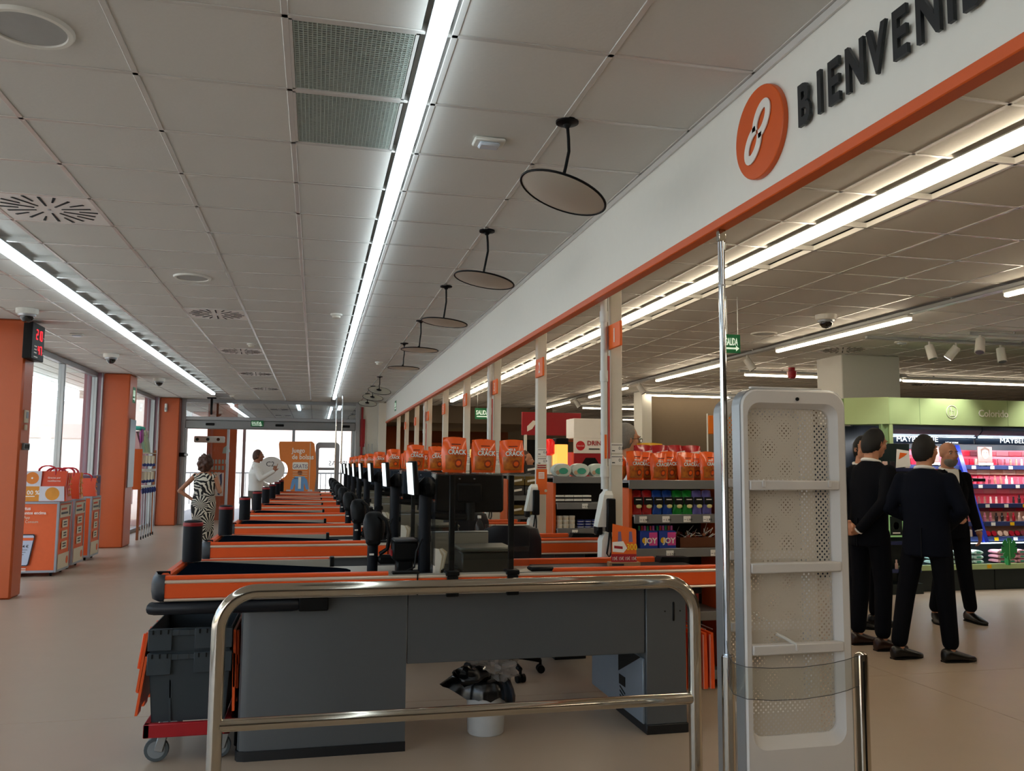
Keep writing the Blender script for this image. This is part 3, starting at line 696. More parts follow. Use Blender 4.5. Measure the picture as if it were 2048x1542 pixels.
# dark upright tube with red rim on the rear corner of each counter
t = thing('tube_bin', 'x', 'bin', (-.66, Y0+.68, .90), 'upright dark tubes on the counter corners')
MB().lathe((-.66, Y0+.68, .905), [(.05, 0), (.052, .01), (.052, .2)], 24).build('body', m_navytube, t)
MB().lathe((-.66, Y0+.68, .905), [(.0525, .196), (.054, .2), (.054, .212), (.05, .216)], 24).build('rim', m_red_ring, t)
MB().lathe((-.66, Y0+.68, .905), [(.051, .212), (.048, .224), (.03, .228), (0, .228)], 24).build('lid', m_navytube, t)
rep(t, 'dark upright tube with a red rim on the counter %s')
# clear screen with shelf, on two black posts
t = thing('counter_screen', 'x', 'screen', (.87, Y0+.1, .85), 'clear counter screens')
sy = Y0+.02
MB().box(.625, 1.125, sy-.003, sy+.003, .895, 1.405).build('front_sheet', m_clear, t)
MB().box(.62, 1.13, sy-.02, sy+.19, 1.405, 1.412, .002).build('top_shelf', glass('shelf_clear', (.8, .82, .8), .9, 1.6), t)
MB().box(.617, .622, sy, sy+.14, .93, 1.405).build('side_sheet', m_clear, t)
for x in (.71, 1.03):
    MB().box(x-.014, x+.014, sy+.008, sy+.036, .87, 1.40, .004).build('post', m_black2, t)
    MB().box(x-.036, x+.036, sy-.035, sy+.045, .88, .905, .004).build('clamp', m_black, t)
    MB().box(x-.03, x+.03, sy-.035, sy-.02, .79, .88, .004).build('clamp', m_black, t)
    MB().box(x-.033, x+.033, sy-.037, sy-.015, .775, .80, .004).build('clamp', m_black, t)
rep(t, 'clear plastic counter screen on black posts, on the counter %s')
# till stand: column, slanted customer display, monitor seen from behind
t = thing('till_stand', 'x', 'till', (.60, Y0+.3, .855), 'till stands with screens')
px, py = .60, Y0+.30
MB().lathe((px, py, .855), [(.1, 0), (.1, .008), (.095, .014), (.036, .016)], 28).build('base', m_navytube, t)
MB().cyl((px, py, .86), (px, py, 1.32), .034, n=20).build('column', m_navytube, t)
MB().box(px-.04, px+.055, py-.05, py+.06, 1.26, 1.385, .035).build('head', m_black2, t)
Rd = rot('Z', .16)
dpl = MB().box(px-.085, px-.055, py-.10, py+.10, 1.285, 1.475, .008, R=rot('Z', .05)@rot('Y', -.08), piv=(px-.04, py, 1.38)).build('customer_display', m_black, t)
MB().box(px-.089, px-.084, py-.092, py+.092, 1.293, 1.467, 0, R=rot('Z', .05)@rot('Y', -.08), piv=(px-.04, py, 1.38)).build('display_screen', mat('lit_screen', 'e4f0f2', .3, emit=1.3, var=0), dpl)
MB().tube([(px+.03, py+.02, 1.175), (px+.12, py+.04, 1.165), (px+.27, py+.03, 1.165)], .022, 10).build('arm', m_black2, t)
mon = MB().box(.665, 1.06, Y0+.36, Y0+.395, 1.185, 1.405, .012).build('monitor', m_black, t)
MB().box(.78, .93, Y0+.335, Y0+.362, 1.24, 1.35, .012).build('mount', m_black2, mon)
for x in (.80, .885): MB().cyl((x, Y0+.333, 1.375), (x, Y0+.362, 1.375), .004, n=8).build('screw', m_alu, mon)
MB().box(.672, 1.053, Y0+.394, Y0+.398, 1.195, 1.398).build('monitor_screen', mat('blue_screen', '6f86a0', .3, emit=.5, var=0), mon)
MB().cyl((.86, Y0+.33, 1.145), (.86, Y0+.33, 1.24), .026, n=14).build('pivot', m_black2, t)
MB().tube([(px-.02, py-.04, 1.05), (px-.05, py-.05, .98), (px-.06, py-.06, .9), (px-.14, py-.1, .87)], .006, 6).build('cable', m_black, t)
rep(t, 'black till stand with display and monitor, on the counter %s')
# card terminal on a swivel post
t = thing('card_terminal', 'x', 'card terminal', (.33, Y0+.48, .855), 'card terminals')
MB().cyl((.33, Y0+.48, .855), (.33, Y0+.48, 1.02), .03, n=16).build('post', m_navytube, t)
MB().box(.29, .37, Y0+.42, Y0+.52, 1.0, 1.045, .012).build('bracket', m_black2, t)
sh_ = []
for z, w, d_ in ((1.03, .05, .05), (1.08, .06, .06), (1.13, .062, .06), (1.17, .05, .045), (1.185, .03, .02)):
    sh_.append([(.335+w*math.cos(a), Y0+.46+d_*math.sin(a)+(z-1.03)*.2, z) for a in np.arange(14)/14*2*PI])
MB().loft(sh_).build('hood', m_black2, t)
MB().tube([(.36, Y0+.44, 1.17), (.4, Y0+.43, 1.14), (.42, Y0+.43, 1.06), (.41, Y0+.45, .98), (.37, Y0+.47, .95)], .012, 8).build('cable_arm', m_black, t)
MB().box(.31, .335, Y0+.447, Y0+.45, .945, .955).build('sticker', m_paper, t)
MB().box(.36, .62, Y0+.44, Y0+.5, .895, .945, .012).build('swivel_arm', m_black2, t)
rep(t, 'hooded black card terminal on a post, on the counter %s')
t = thing('receipt_printer', 'x', 'printer', (.49, Y0+.36, .87), 'small black printers')
MB().box(.425, .565, Y0+.29, Y0+.43, .93, 1.03, .01).build('case', m_black, t)
MB().box(.43, .56, Y0+.285, Y0+.435, 1.03, 1.045, .008).build('lid', m_greyd, t)
MB().box(.45, .54, Y0+.3, Y0+.42, .855, .93, .01).build('foot', m_black2, t)
MB().box(.417, .426, Y0+.3, Y0+.42, .955, .985).build('side_mark', m_red_ring, t); MB().box(.564, .573, Y0+.3, Y0+.42, .955, .985).build('side_mark', m_red_ring, t)
rep(t, 'small black receipt printer beside the till column, on the counter %s')
t = thing('cash_box', 'x', 'cash box', (.95, Y0+.4, .87), 'dark cash boxes')
MB().box(.80, 1.09, Y0+.25, Y0+.52, .855, .975, .01).build('body', mat('olive_black', '26261f', .4), t)
MB().box(.795, 1.095, Y0+.24, Y0+.53, .975, .998, .008).build('lid', mat('olive_grey', '45453b', .4), t)
MB().box(.66, .80, Y0+.25, Y0+.5, .855, .885, .008).build('tray', m_black2, t); MB().box(.7, .725, Y0+.248, Y0+.251, .865, .871).build('badge', m_alu, t)
rep(t, 'dark cash box behind the clear screen, on the counter %s')
t = thing('partition_panel', 'x', 'panel', (.8, Y0+.6, .86), 'grey cashier panels')
MB().box(.63, 1.02, Y0+.60, Y0+.615, .855, 1.055, .002).build('panel', mat('taupe_panel', '8a8272', .5), t); MB().box(.63, 1.02, Y0+.598, Y0+.617, 1.055, 1.062, .002).build('edge', m_alu, t)
MB().box(.655, .675, Y0+.59, Y0+.6, 1.0, 1.04, .003).build('hook', m_black, t)
rep(t, 'taupe upright panel behind the cash box, on the counter %s')
t = thing('leaflets', 'x', 'leaflets', (.66, Y0+.27, .86), 'leaflets leaning on the till columns')
for q in range(4):
    a = .06+q*.05
    MB().prism([(0, 0), (.035, 0), (.05+.004*q, .1+.006*q), (.03, .14), (.004, .145-.012*q)], (.637+q*.009, Y0+.22+q*.015, .857), (math.cos(a), math.sin(a), 0), (0, 0, 1), .0015).build('sheet', [m_paper, m_cream][q % 2], t)
rep(t, 'white leaflets leaning on the till column, on the counter %s', ks=range(1, 4))
# ------------------------------------------------------------------ bags of snacks
def swirl_mat(name, a, b_, sc):
    m = mat(name, a, .3, var=0); t = m.node_tree; b = t.nodes['Principled BSDF']
    tc = N(t, 'ShaderNodeTexCoord'); vo = N(t, 'ShaderNodeTexVoronoi'); vo.inputs['Scale'].default_value = sc
    t.links.new(tc.outputs['Object'], vo.inputs['Vector']); cr = N(t, 'ShaderNodeValToRGB')
    cr.color_ramp.elements[0].color = (*lin(b_), 1); cr.color_ramp.elements[1].color = (*lin(a), 1)
    t.links.new(vo.outputs['Distance'], cr.inputs[0]); t.links.new(cr.outputs[0], b.inputs['Base Color']); return m
m_foil = mat('orange_foil', 'f4621f', .24, var=.05, coat=.3); m_nut = swirl_mat('nut_print', 'd07a26', '97421a', 45); m_ring = mat('swirl_print', '8f3a1c', .35)
def bag_mb(c, w, h, d, top=0.0, seed=0, seg=9):
    """pillow bag: crimped flat seals top and bottom"""
    r_ = np.random.default_rng(seed); m = MB(); nu, nv = seg, 11; V = []; F = []
    for side in (-1, 1):
        for j in range(nv):
            v = j/(nv-1)
            for i in range(nu):
                u_ = i/(nu-1); bulge = (max(0, math.sin(PI*u_))**.6)*(max(0, math.sin(PI*min(1, max(0, (v-.03)/.9))))**.55)
                wv = w*(1+.05*math.cos(2*PI*(v-.5))); x = (u_-.5)*wv
                y = side*d/2*bulge+(.004*math.sin(u_*9+seed) if j in (0, nv-1) else 0)+r_.normal()*.0014
                z = v*h+(.006*math.sin(u_*PI) if j == nv-1 else 0)
                V.append((c[0]+x, c[1]+y+top*v, c[2]+z))
    k = nu*nv
    for j in range(nv-1):
        for i in range(nu-1):
            a = j*nu+i; F.append((a, a+1, a+nu+1, a+nu)); F.append((k+a, k+a+nu, k+a+nu+1, k+a+1))
    for j in range(nv-1):
        for i in (0, nu-1): a = j*nu+i; F.append((a, a+nu, k+a+nu, k+a) if i == 0 else (a, k+a, k+a+nu, a+nu))
    return m.add(V, F)
def chips(c, w, h, label, group, seed=0, rz=0, big=True):
    t = thing('snack_bag', label, 'snack bag', c, group)
    d = .07; B = (0, 0, 0); off = np.array(c)
    bag_mb(c, w, h, d, .012, seed).build('pouch', m_foil, t, ang=70)
    yf = c[1]-d/2-.004
    if big:
        # printed front follows the bulge
        def patch(u0, u1, v0, v1, m, nm, lift=.0025, rnd=False):
            n = 8; V = []; F = []
            for j in range(n+1):
                for i in range(n+1):
                    a, b_ = i/n*2-1, j/n*2-1
                    if rnd: a, b_ = a*math.sqrt(1-b_*b_/2), b_*math.sqrt(1-a*a/2)
                    u_ = (u0+u1)/2+a*(u1-u0)/2; v = (v0+v1)/2+b_*(v1-v0)/2
                    bulge = (math.sin(PI*u_)**.6)*(max(0, math.sin(PI*min(1, max(0, (v-.03)/.9))))**.55)
                    V.append((c[0]+(u_-.5)*w*(1+.05*math.cos(2*PI*(v-.5))), c[1]-d/2*bulge-lift+.012*v, c[2]+v*h))
            for j in range(n):
                for i in range(n): a = j*(n+1)+i; F.append((a, a+1, a+n+2, a+n+1))
            return MB().add(V, F).build(nm, m, t)
        patch(.12, .88, .08, .5, m_nut, 'nut_picture'); patch(.47, .78, .14, .4, m_ring, 'swirl_picture', .004, True)
        patch(.52, .72, .2, .34, m_foil, 'swirl_centre', .005, True)
        lettering(t, 'MIX &', (c[0]-w*.05, yf+.002, c[2]+h*.68), FR, w*.13, m_whiteink, bold=.03, align='CENTER', xs=.85)
        mb = text_mb('CRACK', (c[0]+.004, yf-.002, c[2]+h*.525), *FR, w*.26, depth=.001, bold=.06, xs=.82, align='CENTER'); mb.build('lettering_outline', mat('print_maroon', '5a1410', .5), t, smooth=False)
        lettering(t, 'CRACK', (c[0]+.004, yf-.0045, c[2]+h*.525), FR, w*.26, m_whiteink, bold=.025, align='CENTER', xs=.82)
        MB().box(c[0]-w*.17, c[0]+w*.2, yf+.012, yf+.014, c[2]+h*.8, c[2]+h*.825).build('brand_line', mat('print_maroon', '5a1410', .5), t)
    return t
bagpos = [(.725, .135, .185, .05), (.885, .135, .175, .04), (1.045, .135, .175, -.03)]
bt = []
for q, (x, w, h, z_) in enumerate(bagpos):
    b_ = chips((x, Y0+.085, 1.413), w, h, 'x', 'orange snack bags on the counter screens', q)
    b_.rotation_euler[2] = z_; b_.rotation_euler[1] = -.03 if q == 2 else .015
    which = ['left', 'middle', 'right'][q]
    rep(b_, 'orange snack bag standing '+which+' on the clear screen %s')
# ------------------------------------------------------------------ steel barrier in front
def arc(c, r_, a0, a1, n, ax=(0, 2)):
    out = []
    for a in np.linspace(a0, a1, n):
        p = np.array(c, float); p[ax[0]] += r_*math.cos(a); p[ax[1]] += r_*math.sin(a); out.append(tuple(p))
    return out
t = thing('barrier', 'polished steel tube barrier with rounded corners in front of the first counter', 'barrier', (.69, 3.72, 0))
x0, x1, z1, rr, by = -.365, 1.735, .925, .15, 3.72
pts = [(x0, by, 0), (x0, by, .3), (x0, by, z1-rr)]+arc((x0+rr, by, z1-rr), rr, PI, PI/2, 12)[1:]+[(x0+.6, by, z1), (1.0, by, z1), (x1-rr, by, z1)]+arc((x1-rr, by, z1-rr), rr, PI/2, 0, 12)[1:]+[(x1, by, .3), (x1, by, 0)]
MB().tube(pts, .03, 24).build('hoop', m_steel, t, ang=60)
MB().cyl((x0+.02, by, .393), (x1-.02, by, .393), .026, n=24).build('middle_rail', m_steel, t, ang=60)
for x in (x0, x1): MB().lathe((x, by, 0), [(.06, 0), (.06, .008), (.032, .02)], 24).build('foot', m_steel, t)
# ------------------------------------------------------------------ security antennas and gate
m_ant = mat('antenna_white', 'd4d0cc', .4, var=.02); m_perf = mat_perforated('perforated_sheet', 'cdc5b8', (0, 2), .0200, .20)
def rrect(x0, x1, z0, z1, r_, n=6, rb=None):
    rb = r_ if rb is None else rb; out = []
    for cx, cz, a0, q in ((x1-r_, z1-r_, 0, r_), (x0+r_, z1-r_, PI/2, r_), (x0+rb, z0+rb, PI, rb), (x1-rb, z0+rb, 1.5*PI, rb)):
        for a in np.linspace(a0, a0+PI/2, n): out.append((cx+q*math.cos(a), cz+q*math.sin(a)))
    return out
def ring3(loops):
    """faces between successive closed loops [(pts2d, y)]"""
    R = [[(p[0], y, p[1]) for p in L] for L, y in loops]; n = len(R[0]); F = []
    for i in range(len(R)-1): F += [(i*n+q, i*n+(q+1) % n, (i+1)*n+(q+1) % n, (i+1)*n+q) for q in range(n)]
    return MB().add(np.concatenate([np.array(q) for q in R]), F)
t = thing('security_antenna', 'tall white perforated antenna panel with three cross bars, nearest the camera', 'antenna', (1.765, 2.93, 0), 'white security antennas of the entrance gate')
A, Bx, ya, yb = 1.548, 1.985, 2.885, 2.965
o1 = rrect(A, Bx, 0, 1.745, .065, 6, .004); o2 = rrect(A+.006, Bx-.006, .004, 1.739, .06, 6, .004)
i1 = rrect(1.572, 1.952, .43, 1.695, .05, 6, .055); i2 = rrect(1.584, 1.932, .47, 1.675, .04, 6, .04)
ring3([(o1, ya+.008), (o2, ya), (i1, ya), (i2, ya+.03), (i2, yb-.03), (i1, yb), (o2, yb), (o1, yb-.008)]).build('frame', m_ant, t, ang=30)
ring3([(o1, ya+.008), (rrect(A-.004, Bx+.004, 0, 1.749, .068, 6, .004), ya+.010), (rrect(A-.004, Bx+.004, 0, 1.749, .068, 6, .004), yb-.010), (o1, yb-.008)]).build('edge_band', m_alu, t)
MB().box(1.58, 1.94, ya+.038, ya+.040, .46, 1.68).build('perforated_sheet', m_perf, t, smooth=False)
for z in (1.385, 1.08, .785):
    c = MB().box(1.575, 1.948, ya-.006, ya+.032, z-.018, z+.018, .004).build('cross_bar', m_ant, t)
    if z > 1.3:
        for x in (1.63, 1.905): MB().box(x-.008, x+.008, ya-.011, ya-.004, z-.008, z+.02, .003).build('clip', m_ant, c)
    if z < .8: MB().box(1.745, 1.757, ya-.011, ya-.004, z-.008, z+.02, .003).build('clip', m_ant, c); MB().tube([(1.69, ya+.03, .835), (1.72, ya+.02, .82), (1.75, ya-.002, .80)], .006, 8).build('strap', m_pvc, c)
MB().lathe((1.78, ya, 1.711), [(.0, -.002), (.007, -.002), (.007, .004)], 14, R=rot('X', PI/2)@np.eye(3)).build('lens', m_black, t)
MB().box(1.60, 1.9, yb-.06, yb-.04, 1.749, 1.757, .002).build('top_plate', m_ant, t)
dup(t, (.137, .43, 0), 'tall white perforated antenna panel, mostly hidden behind the nearer one')
t = thing('pole', 'slim shiny steel pole from a floor holder up to the orange fascia trim', 'pole', (1.68, 3.27, 0))
MB().cyl((1.683, 3.29, .6), (1.683, 3.29, 2.5), .0145, n=18).build('tube', m_chrome, t)
MB().cyl((1.683, 3.29, 0), (1.683, 3.29, .675), .027, n=24).build('holder', m_steel, t); MB().cyl((1.683, 3.29, .675), (1.683, 3.29, .682), .024, n=24).build('collar', m_chrome, t)
MB().box(1.667, 1.699, 3.275, 3.305, 2.42, 2.475, .003).build('clamp', m_steel, t); MB().cyl((1.683, 3.29, 2.225), (1.683, 3.29, 2.232), .016, n=18).build('joint', m_alu, t)
t = thing('gate_post', 'short steel gate post with a domed cap, right of the antenna', 'post', (2.05, 2.92, 0))
MB().lathe((2.045, 2.92, 0), [(.05, 0), (.05, .006), (.0255, .012), (.0255, .735), (.022, .748), (.012, .754), (0, .755)], 28).build('tube', m_steel, t)
MB().box(2.036, 2.042, 2.893, 2.897, .25, .725).build('slot', m_black, t)
t = thing('clear_gate', 'curved strip of clear plastic between the pole holder and the gate post', 'gate', (1.75, 2.9, .63))
cv = [(1.665, 3.262), (1.60, 3.13), (1.54, 3.0), (1.505, 2.9), (1.52, 2.83), (1.60, 2.795), (1.72, 2.79), (1.85, 2.82), (1.95, 2.865), (2.022, 2.91)]
V = []; F = []
for q, (x, y) in enumerate(cv):
    V += [(x, y, .63), (x, y, .742), (x+.001, y+.004, .742), (x+.001, y+.004, .63)]
    if q: a = 4*q-4; F += [(a+i, a+(i+1) % 4, a+4+(i+1) % 4, a+4+i) for i in range(4)]
MB().add(V, F).build('sheet', m_clear, t)
for z in (.6305, .7415): MB().tube([(x, y+.002, z) for x, y in cv], .0014, 6).build('edge', m_greyd, t)
# ------------------------------------------------------------------ crates on a red dolly
t = thing('dolly', 'red frame dolly on grey wheels under the stacked crates', 'trolley', (-.57, 4.78, 0))
dx0, dx1, dy0, dy1 = -.772, -.372, 4.50, 5.08
for a in ((dx0, dx1, dy0, dy0+.03), (dx0, dx1, dy1-.03, dy1), (dx0, dx0+.03, dy0, dy1), (dx1-.03, dx1, dy0, dy1)): MB().box(*a, .13, .195, .004).build('rail', m_red, t)
m_tyre = mat('grey_rubber', '4b5357', .6); m_hub = mat('grey_hub', '80868a', .5)
for x in (dx0+.055, dx1-.055):
    for y in (dy0+.07, dy1-.07):
        w = MB(); w.lathe((x, y+.0, .058), [(.042, -.013), (.056, -.012), (.058, -.006), (.058, .006), (.056, .012), (.042, .013)], 22, R=rot('X', PI/2)); wh = w.build('wheel', m_tyre, t)
        MB().cyl((x, y-.014, .058), (x, y+.014, .058), .041, n=20).build('hub', m_hub, wh)
        MB().box(x-.0, x+.04, y-.024, y-.017, .05, .135, .003, R=rot('Y', .25)).build('fork', m_alu, t); MB().box(x-.0, x+.04, y+.017, y+.024, .05, .135, .003, R=rot('Y', .25)).build('fork', m_alu, t)
m_crateg = mat('crate_grey', '2b353c', .5, var=.05)
def crate(z0, z1, lab):
    t = thing('crate', lab, 'crate', (-.57, 4.78, z0), 'grey lidded crates on the dolly')
    tb = [(-.742, 4.535), (-.402, 4.535), (-.402, 5.045), (-.742, 5.045)]; tp = [(-.764, 4.51), (-.38, 4.51), (-.38, 5.07), (-.764, 5.07)]
    h = z1-z0; lo = np.array(tb); hi = np.array(tp)
    def wall(i):
        j = (i+1) % 4; V = [(*lo[i], z0), (*lo[j], z0), (*hi[j], z1), (*hi[i], z1)]; cen = np.array([-.572, 4.79])
        n = (lo[i]+lo[j])/2-cen; n = n/np.linalg.norm(n)*.005
        V += [(v[0]-n[0], v[1]-n[1], v[2]) for v in V]
        return MB().add(V, [(0, 1, 2, 3), (7, 6, 5, 4), (0, 4, 5, 1), (1, 5, 6, 2), (2, 6, 7, 3), (3, 7, 4, 0)])
    for i in range(4): wall(i).build('side', m_crateg, t)
    MB().box(-.74, -.405, 4.54, 5.04, z0, z0+.006).build('floor_panel', m_crateg, t)
    for x0_, x1_, zz in ((-.768, -.657, z1-.105), (-.553, -.376, z1-.10)):
        MB().box(x0_, x1_, 4.497, 4.515, zz, z1-.002, .003).build('corner_block', m_crateg, t)
        for q in range(3): MB().box(x0_+.02+q*.035, x0_+.026+q*.035, 4.493, 4.498, z1-.025, z1-.004).build('notch', m_black, t)
    MB().box(-.66, -.55, 4.500, 4.512, z1-.035, z1-.006, .002).build('rim_bar', m_crateg, t)
    for x in (-.63, -.58): MB().box(x-.002, x+.002, 4.497, 4.502, z1-.03, z1-.01).build('notch', m_greyd, t)
    MB().box(-.665, -.655, 4.52, 4.53, z0, z1-.1, R=rot('Y', -.03)).build('rib', m_crateg, t)
    MB().box(-.768, -.376, 5.065, 5.075, z1-.03, z1, .002).build('rim_bar', m_crateg, t)
    # two lid flaps hanging open at the sides
    for s_ in (-1, 1):
        hx = -.766 if s_ < 0 else -.378; L = .25
        sl = .13 if s_ < 0 else .02
        poly = [(4.53, 0), (5.05, 0)]
        n = 6; e = []
        for q in range(n): e += [(5.05-q*.52/n, -L-(.03 if q % 2 else 0)), (5.05-(q+1)*.52/n, -L-(.03 if q % 2 else 0))]
        poly += e
        V = [(hx+s_*(.004+sl*(-p[1])), p[0], z1-.02+p[1]) for p in poly]; k = len(V)
        V += [(v[0]+s_*.012, v[1], v[2]) for v in V]
        fl = MB().add(V, [tuple(range(k)), tuple(range(k, 2*k))[::-1]]+[(i, (i+1) % k, k+(i+1) % k, k+i) for i in range(k)]).build('lid_flap', m_orange_plastic, t)
        for q in range(3): MB().box(hx+s_*(.016+sl*.12), hx+s_*(.03+sl*.12), 4.56+q*.18, 4.58+q*.18, z1-.2, z1-.03, .003, R=rot('Y', s_*-sl)).build('lid_rib', m_orange_plastic, fl)
crate(.197, .53, 'lower grey crate with orange lid flaps, standing on the red dolly')
crate(.31, .645, 'upper grey crate with orange lid flaps, nested in the lower crate')
t = thing('pallet_strap', 'dark folded box with a strap leaning between the crates and the pedestal', 'box', (-.36, 4.9, 0))
MB().box(-.368, -.345, 4.72, 4.98, .0, .36, .006).build('body', m_black2, t); MB().tube([(-.357, 4.72, .36), (-.357, 4.76, .46), (-.357, 4.9, .46), (-.357, 4.95, .36)], .004, 6).build('strap', m_black, t)
# ------------------------------------------------------------------ waste bucket with a black liner
def noisy(seed, amp, fr=3.0):
    r_ = np.random.default_rng(seed); K = r_.normal(size=(7, 3))*fr; ph = r_.random(7)*6.3
    return lambda x, y, z: 1+amp*sum(math.sin(K[i] @ (x, y, z)+ph[i]) for i in range(7))/2.2
t = thing('waste_bucket', 'white round waste bucket under the first counter', 'bucket', (.95, 4.70, 0))
MB().lathe((.95, 4.70, 0), [(0, 0), (.095, 0), (.1, .006), (.108, .255), (.104, .257), (.096, .012), (0, .01)], 32).build('body', mat('white_plastic', 'cfd2d4', .35), t)
m_liner = mat('liner_black', '070709', .22, var=.2)
V = []; F = []; n = 40
rings = [(.100, .16, 0), (.104, .24, 0), (.112, .268, .3), (.125, .25, .7), (.135, .21, 1.0), (.137, .175, 1.3)]
r_ = np.random.default_rng(4); ph = r_.random(6)*6.3
for ri, (rad, z, w) in enumerate(rings):
    for q in range(n):
        a = 2*PI*q/n; wob = math.sin(3*a+ph[0])*.5+math.sin(7*a+ph[1])*.4+math.sin(13*a+ph[2])*.3
        lobe = max(0, math.cos(a-PI))**6*.09+max(0, math.cos(a-.2))**8*.03
        dz = -max(0, math.cos(a+.35))**10*.05+max(0, math.cos(a-PI))**4*.05
        V.append((.95+(rad+w*(wob*.014+lobe))*math.cos(a), 4.70+(rad+w*(wob*.012+lobe*.2))*math.sin(a), z+.02+w*(wob*.018+dz)))
for i in range(len(rings)-1):
    F += [(i*n+q, i*n+(q+1) % n, (i+1)*n+(q+1) % n, (i+1)*n+q) for q in range(n)]
MB().add(V, F).ball((.86, 4.68, .30), (.09, .07, .055), 20, 14, fn=noisy(3, .2, 4)).build('liner', m_liner, t, ang=50)
t = thing('plastic_wrap', 'crumpled clear plastic wrap lying in the waste bucket', 'plastic wrap', (1.0, 4.74, .3))
m_wrap = mat('crumpled_film', 'd9d2cc', .12, var=0, alpha=.42, spec=.9)
MB().ball((1.0, 4.74, .335), (.115, .09, .075), 30, 22, fn=noisy(8, .3, 8)).build('film', m_wrap, t, ang=12); MB().ball((1.07, 4.78, .345), (.06, .05, .05), 22, 16, fn=noisy(9, .35, 9)).build('film', m_wrap, t, ang=12)
# ------------------------------------------------------------------ office chairs behind the counters
t = thing('office_chair', 'x', 'office chair', (1.32, 5.95, 0), 'cashier chairs')
cx, cy = 1.32, 5.95
for q in range(5):
    a = q*2*PI/5-.07; ex, ey = cx+.27*math.cos(a), cy+.27*math.sin(a)
    MB().tube([(cx, cy, .13), (cx+.14*math.cos(a), cy+.14*math.sin(a), .115), (ex, ey, .085)], [.026, .022, .016], 8).build('base_arm', m_black2, t)
    cs = MB().cyl((ex-.03*math.sin(a), ey+.03*math.cos(a), .028), (ex-.008*math.sin(a), ey+.008*math.cos(a), .028), .028, n=14).cyl((ex+.03*math.sin(a), ey-.03*math.cos(a), .028), (ex+.008*math.sin(a), ey-.008*math.cos(a), .028), .028, n=14).build('caster', m_black, t)
    MB().cyl((ex, ey, .03), (ex, ey, .09), .01, n=8).build('stem', m_black, cs)
MB().cyl((cx, cy, .12), (cx, cy, .52), .028, n=14).build('column', m_black2, t)
MB().box(cx-.24, cx+.24, cy-.23, cy+.23, .52, .60, .04).build('seat', m_navy, t)
bk = []
for z, w in ((.68, .16), (.72, .2), (.8, .22), (.95, .215), (1.02, .19), (1.045, .13)):
    bk.append([(cx+w*math.cos(a)-0*z, cy-.24-.05*(z-.68)+.03*math.sin(a)+.02*math.cos(a)**2, z) for a in np.arange(20)/20*2*PI])
MB().loft(bk).build('backrest', m_navy, t, ang=60)
MB().tube([(cx, cy-.1, .54), (cx, cy-.25, .56), (cx, cy-.28, .72)], .02, 8).build('back_arm', m_black2, t)
rep(t, 'dark office chair behind the counter %s', ks=range(1, 4))
# ------------------------------------------------------------------ orange carrier bags hanging under the belt end
t = thing('bag_hook_rack', 'dark red board with hooks under the right end of the first counter', 'rack', (2.13, 4.75, .2))
MB().box(2.05, 2.30, 4.86, 4.88, .18, .78, .004).build('board', mat('deep_red', '7d1a10', .5), t)
for q in range(5): MB().cyl((2.07+q*.042, 4.86, .53), (2.07+q*.042, 4.56, .53), .003, n=6).build('hook', m_alu, t)
for q in range(5):
    x = 2.067+q*.042
    b_ = thing('carrier_bag', 'folded orange carrier bag hanging under the first counter, %s from the pedestal' % ['first', 'second', 'third', 'fourth', 'fifth'][q], 'bag', (x, 4.7, .2), 'orange carrier bags under the counter')
    MB().loft([[(x-.012, 4.56, .20), (x+.012, 4.555, .20), (x+.01, 4.84, .20), (x-.01, 4.84, .20)], [(x-.006, 4.57, .35), (x+.016, 4.565, .35), (x+.012, 4.84, .35), (x-.008, 4.84, .35)], [(x-.003, 4.565, .505), (x+.008, 4.56, .51), (x+.005, 4.84, .51), (x-.003, 4.84, .505)]]).build('sheet', m_orange_plastic, b_)
    MB().box(x-.014, x-.011, 4.555, 4.57, .20, .5).build('seam', mat('pale_seam', 'e8a08a', .6), b_)
# ------------------------------------------------------------------ signs and fittings on the posts
m_signo = mat('sign_orange', 'ee6a1e', .4, var=.02)
for k in range(8):
    y = 4.85+PITCH*k
    t = thing('number_sign', 'orange lane board with the white figure %s' % NWD[k], 'number sign', (1.8, y+.12, 2.19), 'lane number boards')
    MB().box(1.795, 1.812, y, y+.235, 2.19, 2.345, .004).build('board', m_signo, t)
    lettering(t, str(k+1), (1.794, y+.1, 2.225), LF, .125, m_whiteink, align='CENTER', bold=.015, xs=.85)
    MB().box(1.794, 1.7955, y+.195, y+.2, 2.195, 2.34).build('edge_line', mat('sign_dark', 'a8420c', .5), t)
for k in range(4):
    y = 5.08+PITCH*k
    for q in range(2):
        t = thing('price_card', '%s white price card on the post numbered %s' % (['upper', 'lower'][q], NWD[k]), 'price card', (1.855, y, 1.5))
        z = 1.535-q*.075
        MB().box(1.817, 1.893, y-.004, y-.0005, z, z+.065, .001).build('card', m_paper, t); MB().box(1.82, 1.89, y-.0046, y-.004, z+.05, z+.054).build('line', m_greyd, t)
        lettering(t, '0.%d' % (8+q), (1.866, y-.0045, z+.022), FR, .028, m_ink); MB().box(1.822, 1.842, y-.0046, y-.004, z+.012, z+.018).build('line', m_ink, t)
y = 5.08+PITCH
t = thing('poster', 'narrow orange poster with white print on the post numbered 2', 'poster', (1.86, y, 1.24))
MB().box(1.805, 1.90, y-.006, y-.0005, 1.215, 1.425, .001).build('sheet', m_signo, t); MB().box(1.825, 1.875, y-.007, y-.006, 1.345, 1.40).build('panel', m_paper, t)
for q in range(4): MB().box(1.83, 1.87, y-.0076, y-.007, 1.353+q*.011, 1.357+q*.011).build('line', m_signo, t)
MB().box(1.805, 1.90, y-.006, y-.0005, 1.428, 1.47, .001).build('header', m_cream, t); [MB().box(1.815, 1.89, y-.0068, y-.006, 1.434+q*.017, 1.444+q*.017).build('text_line', m_red, t) for q in range(2)]
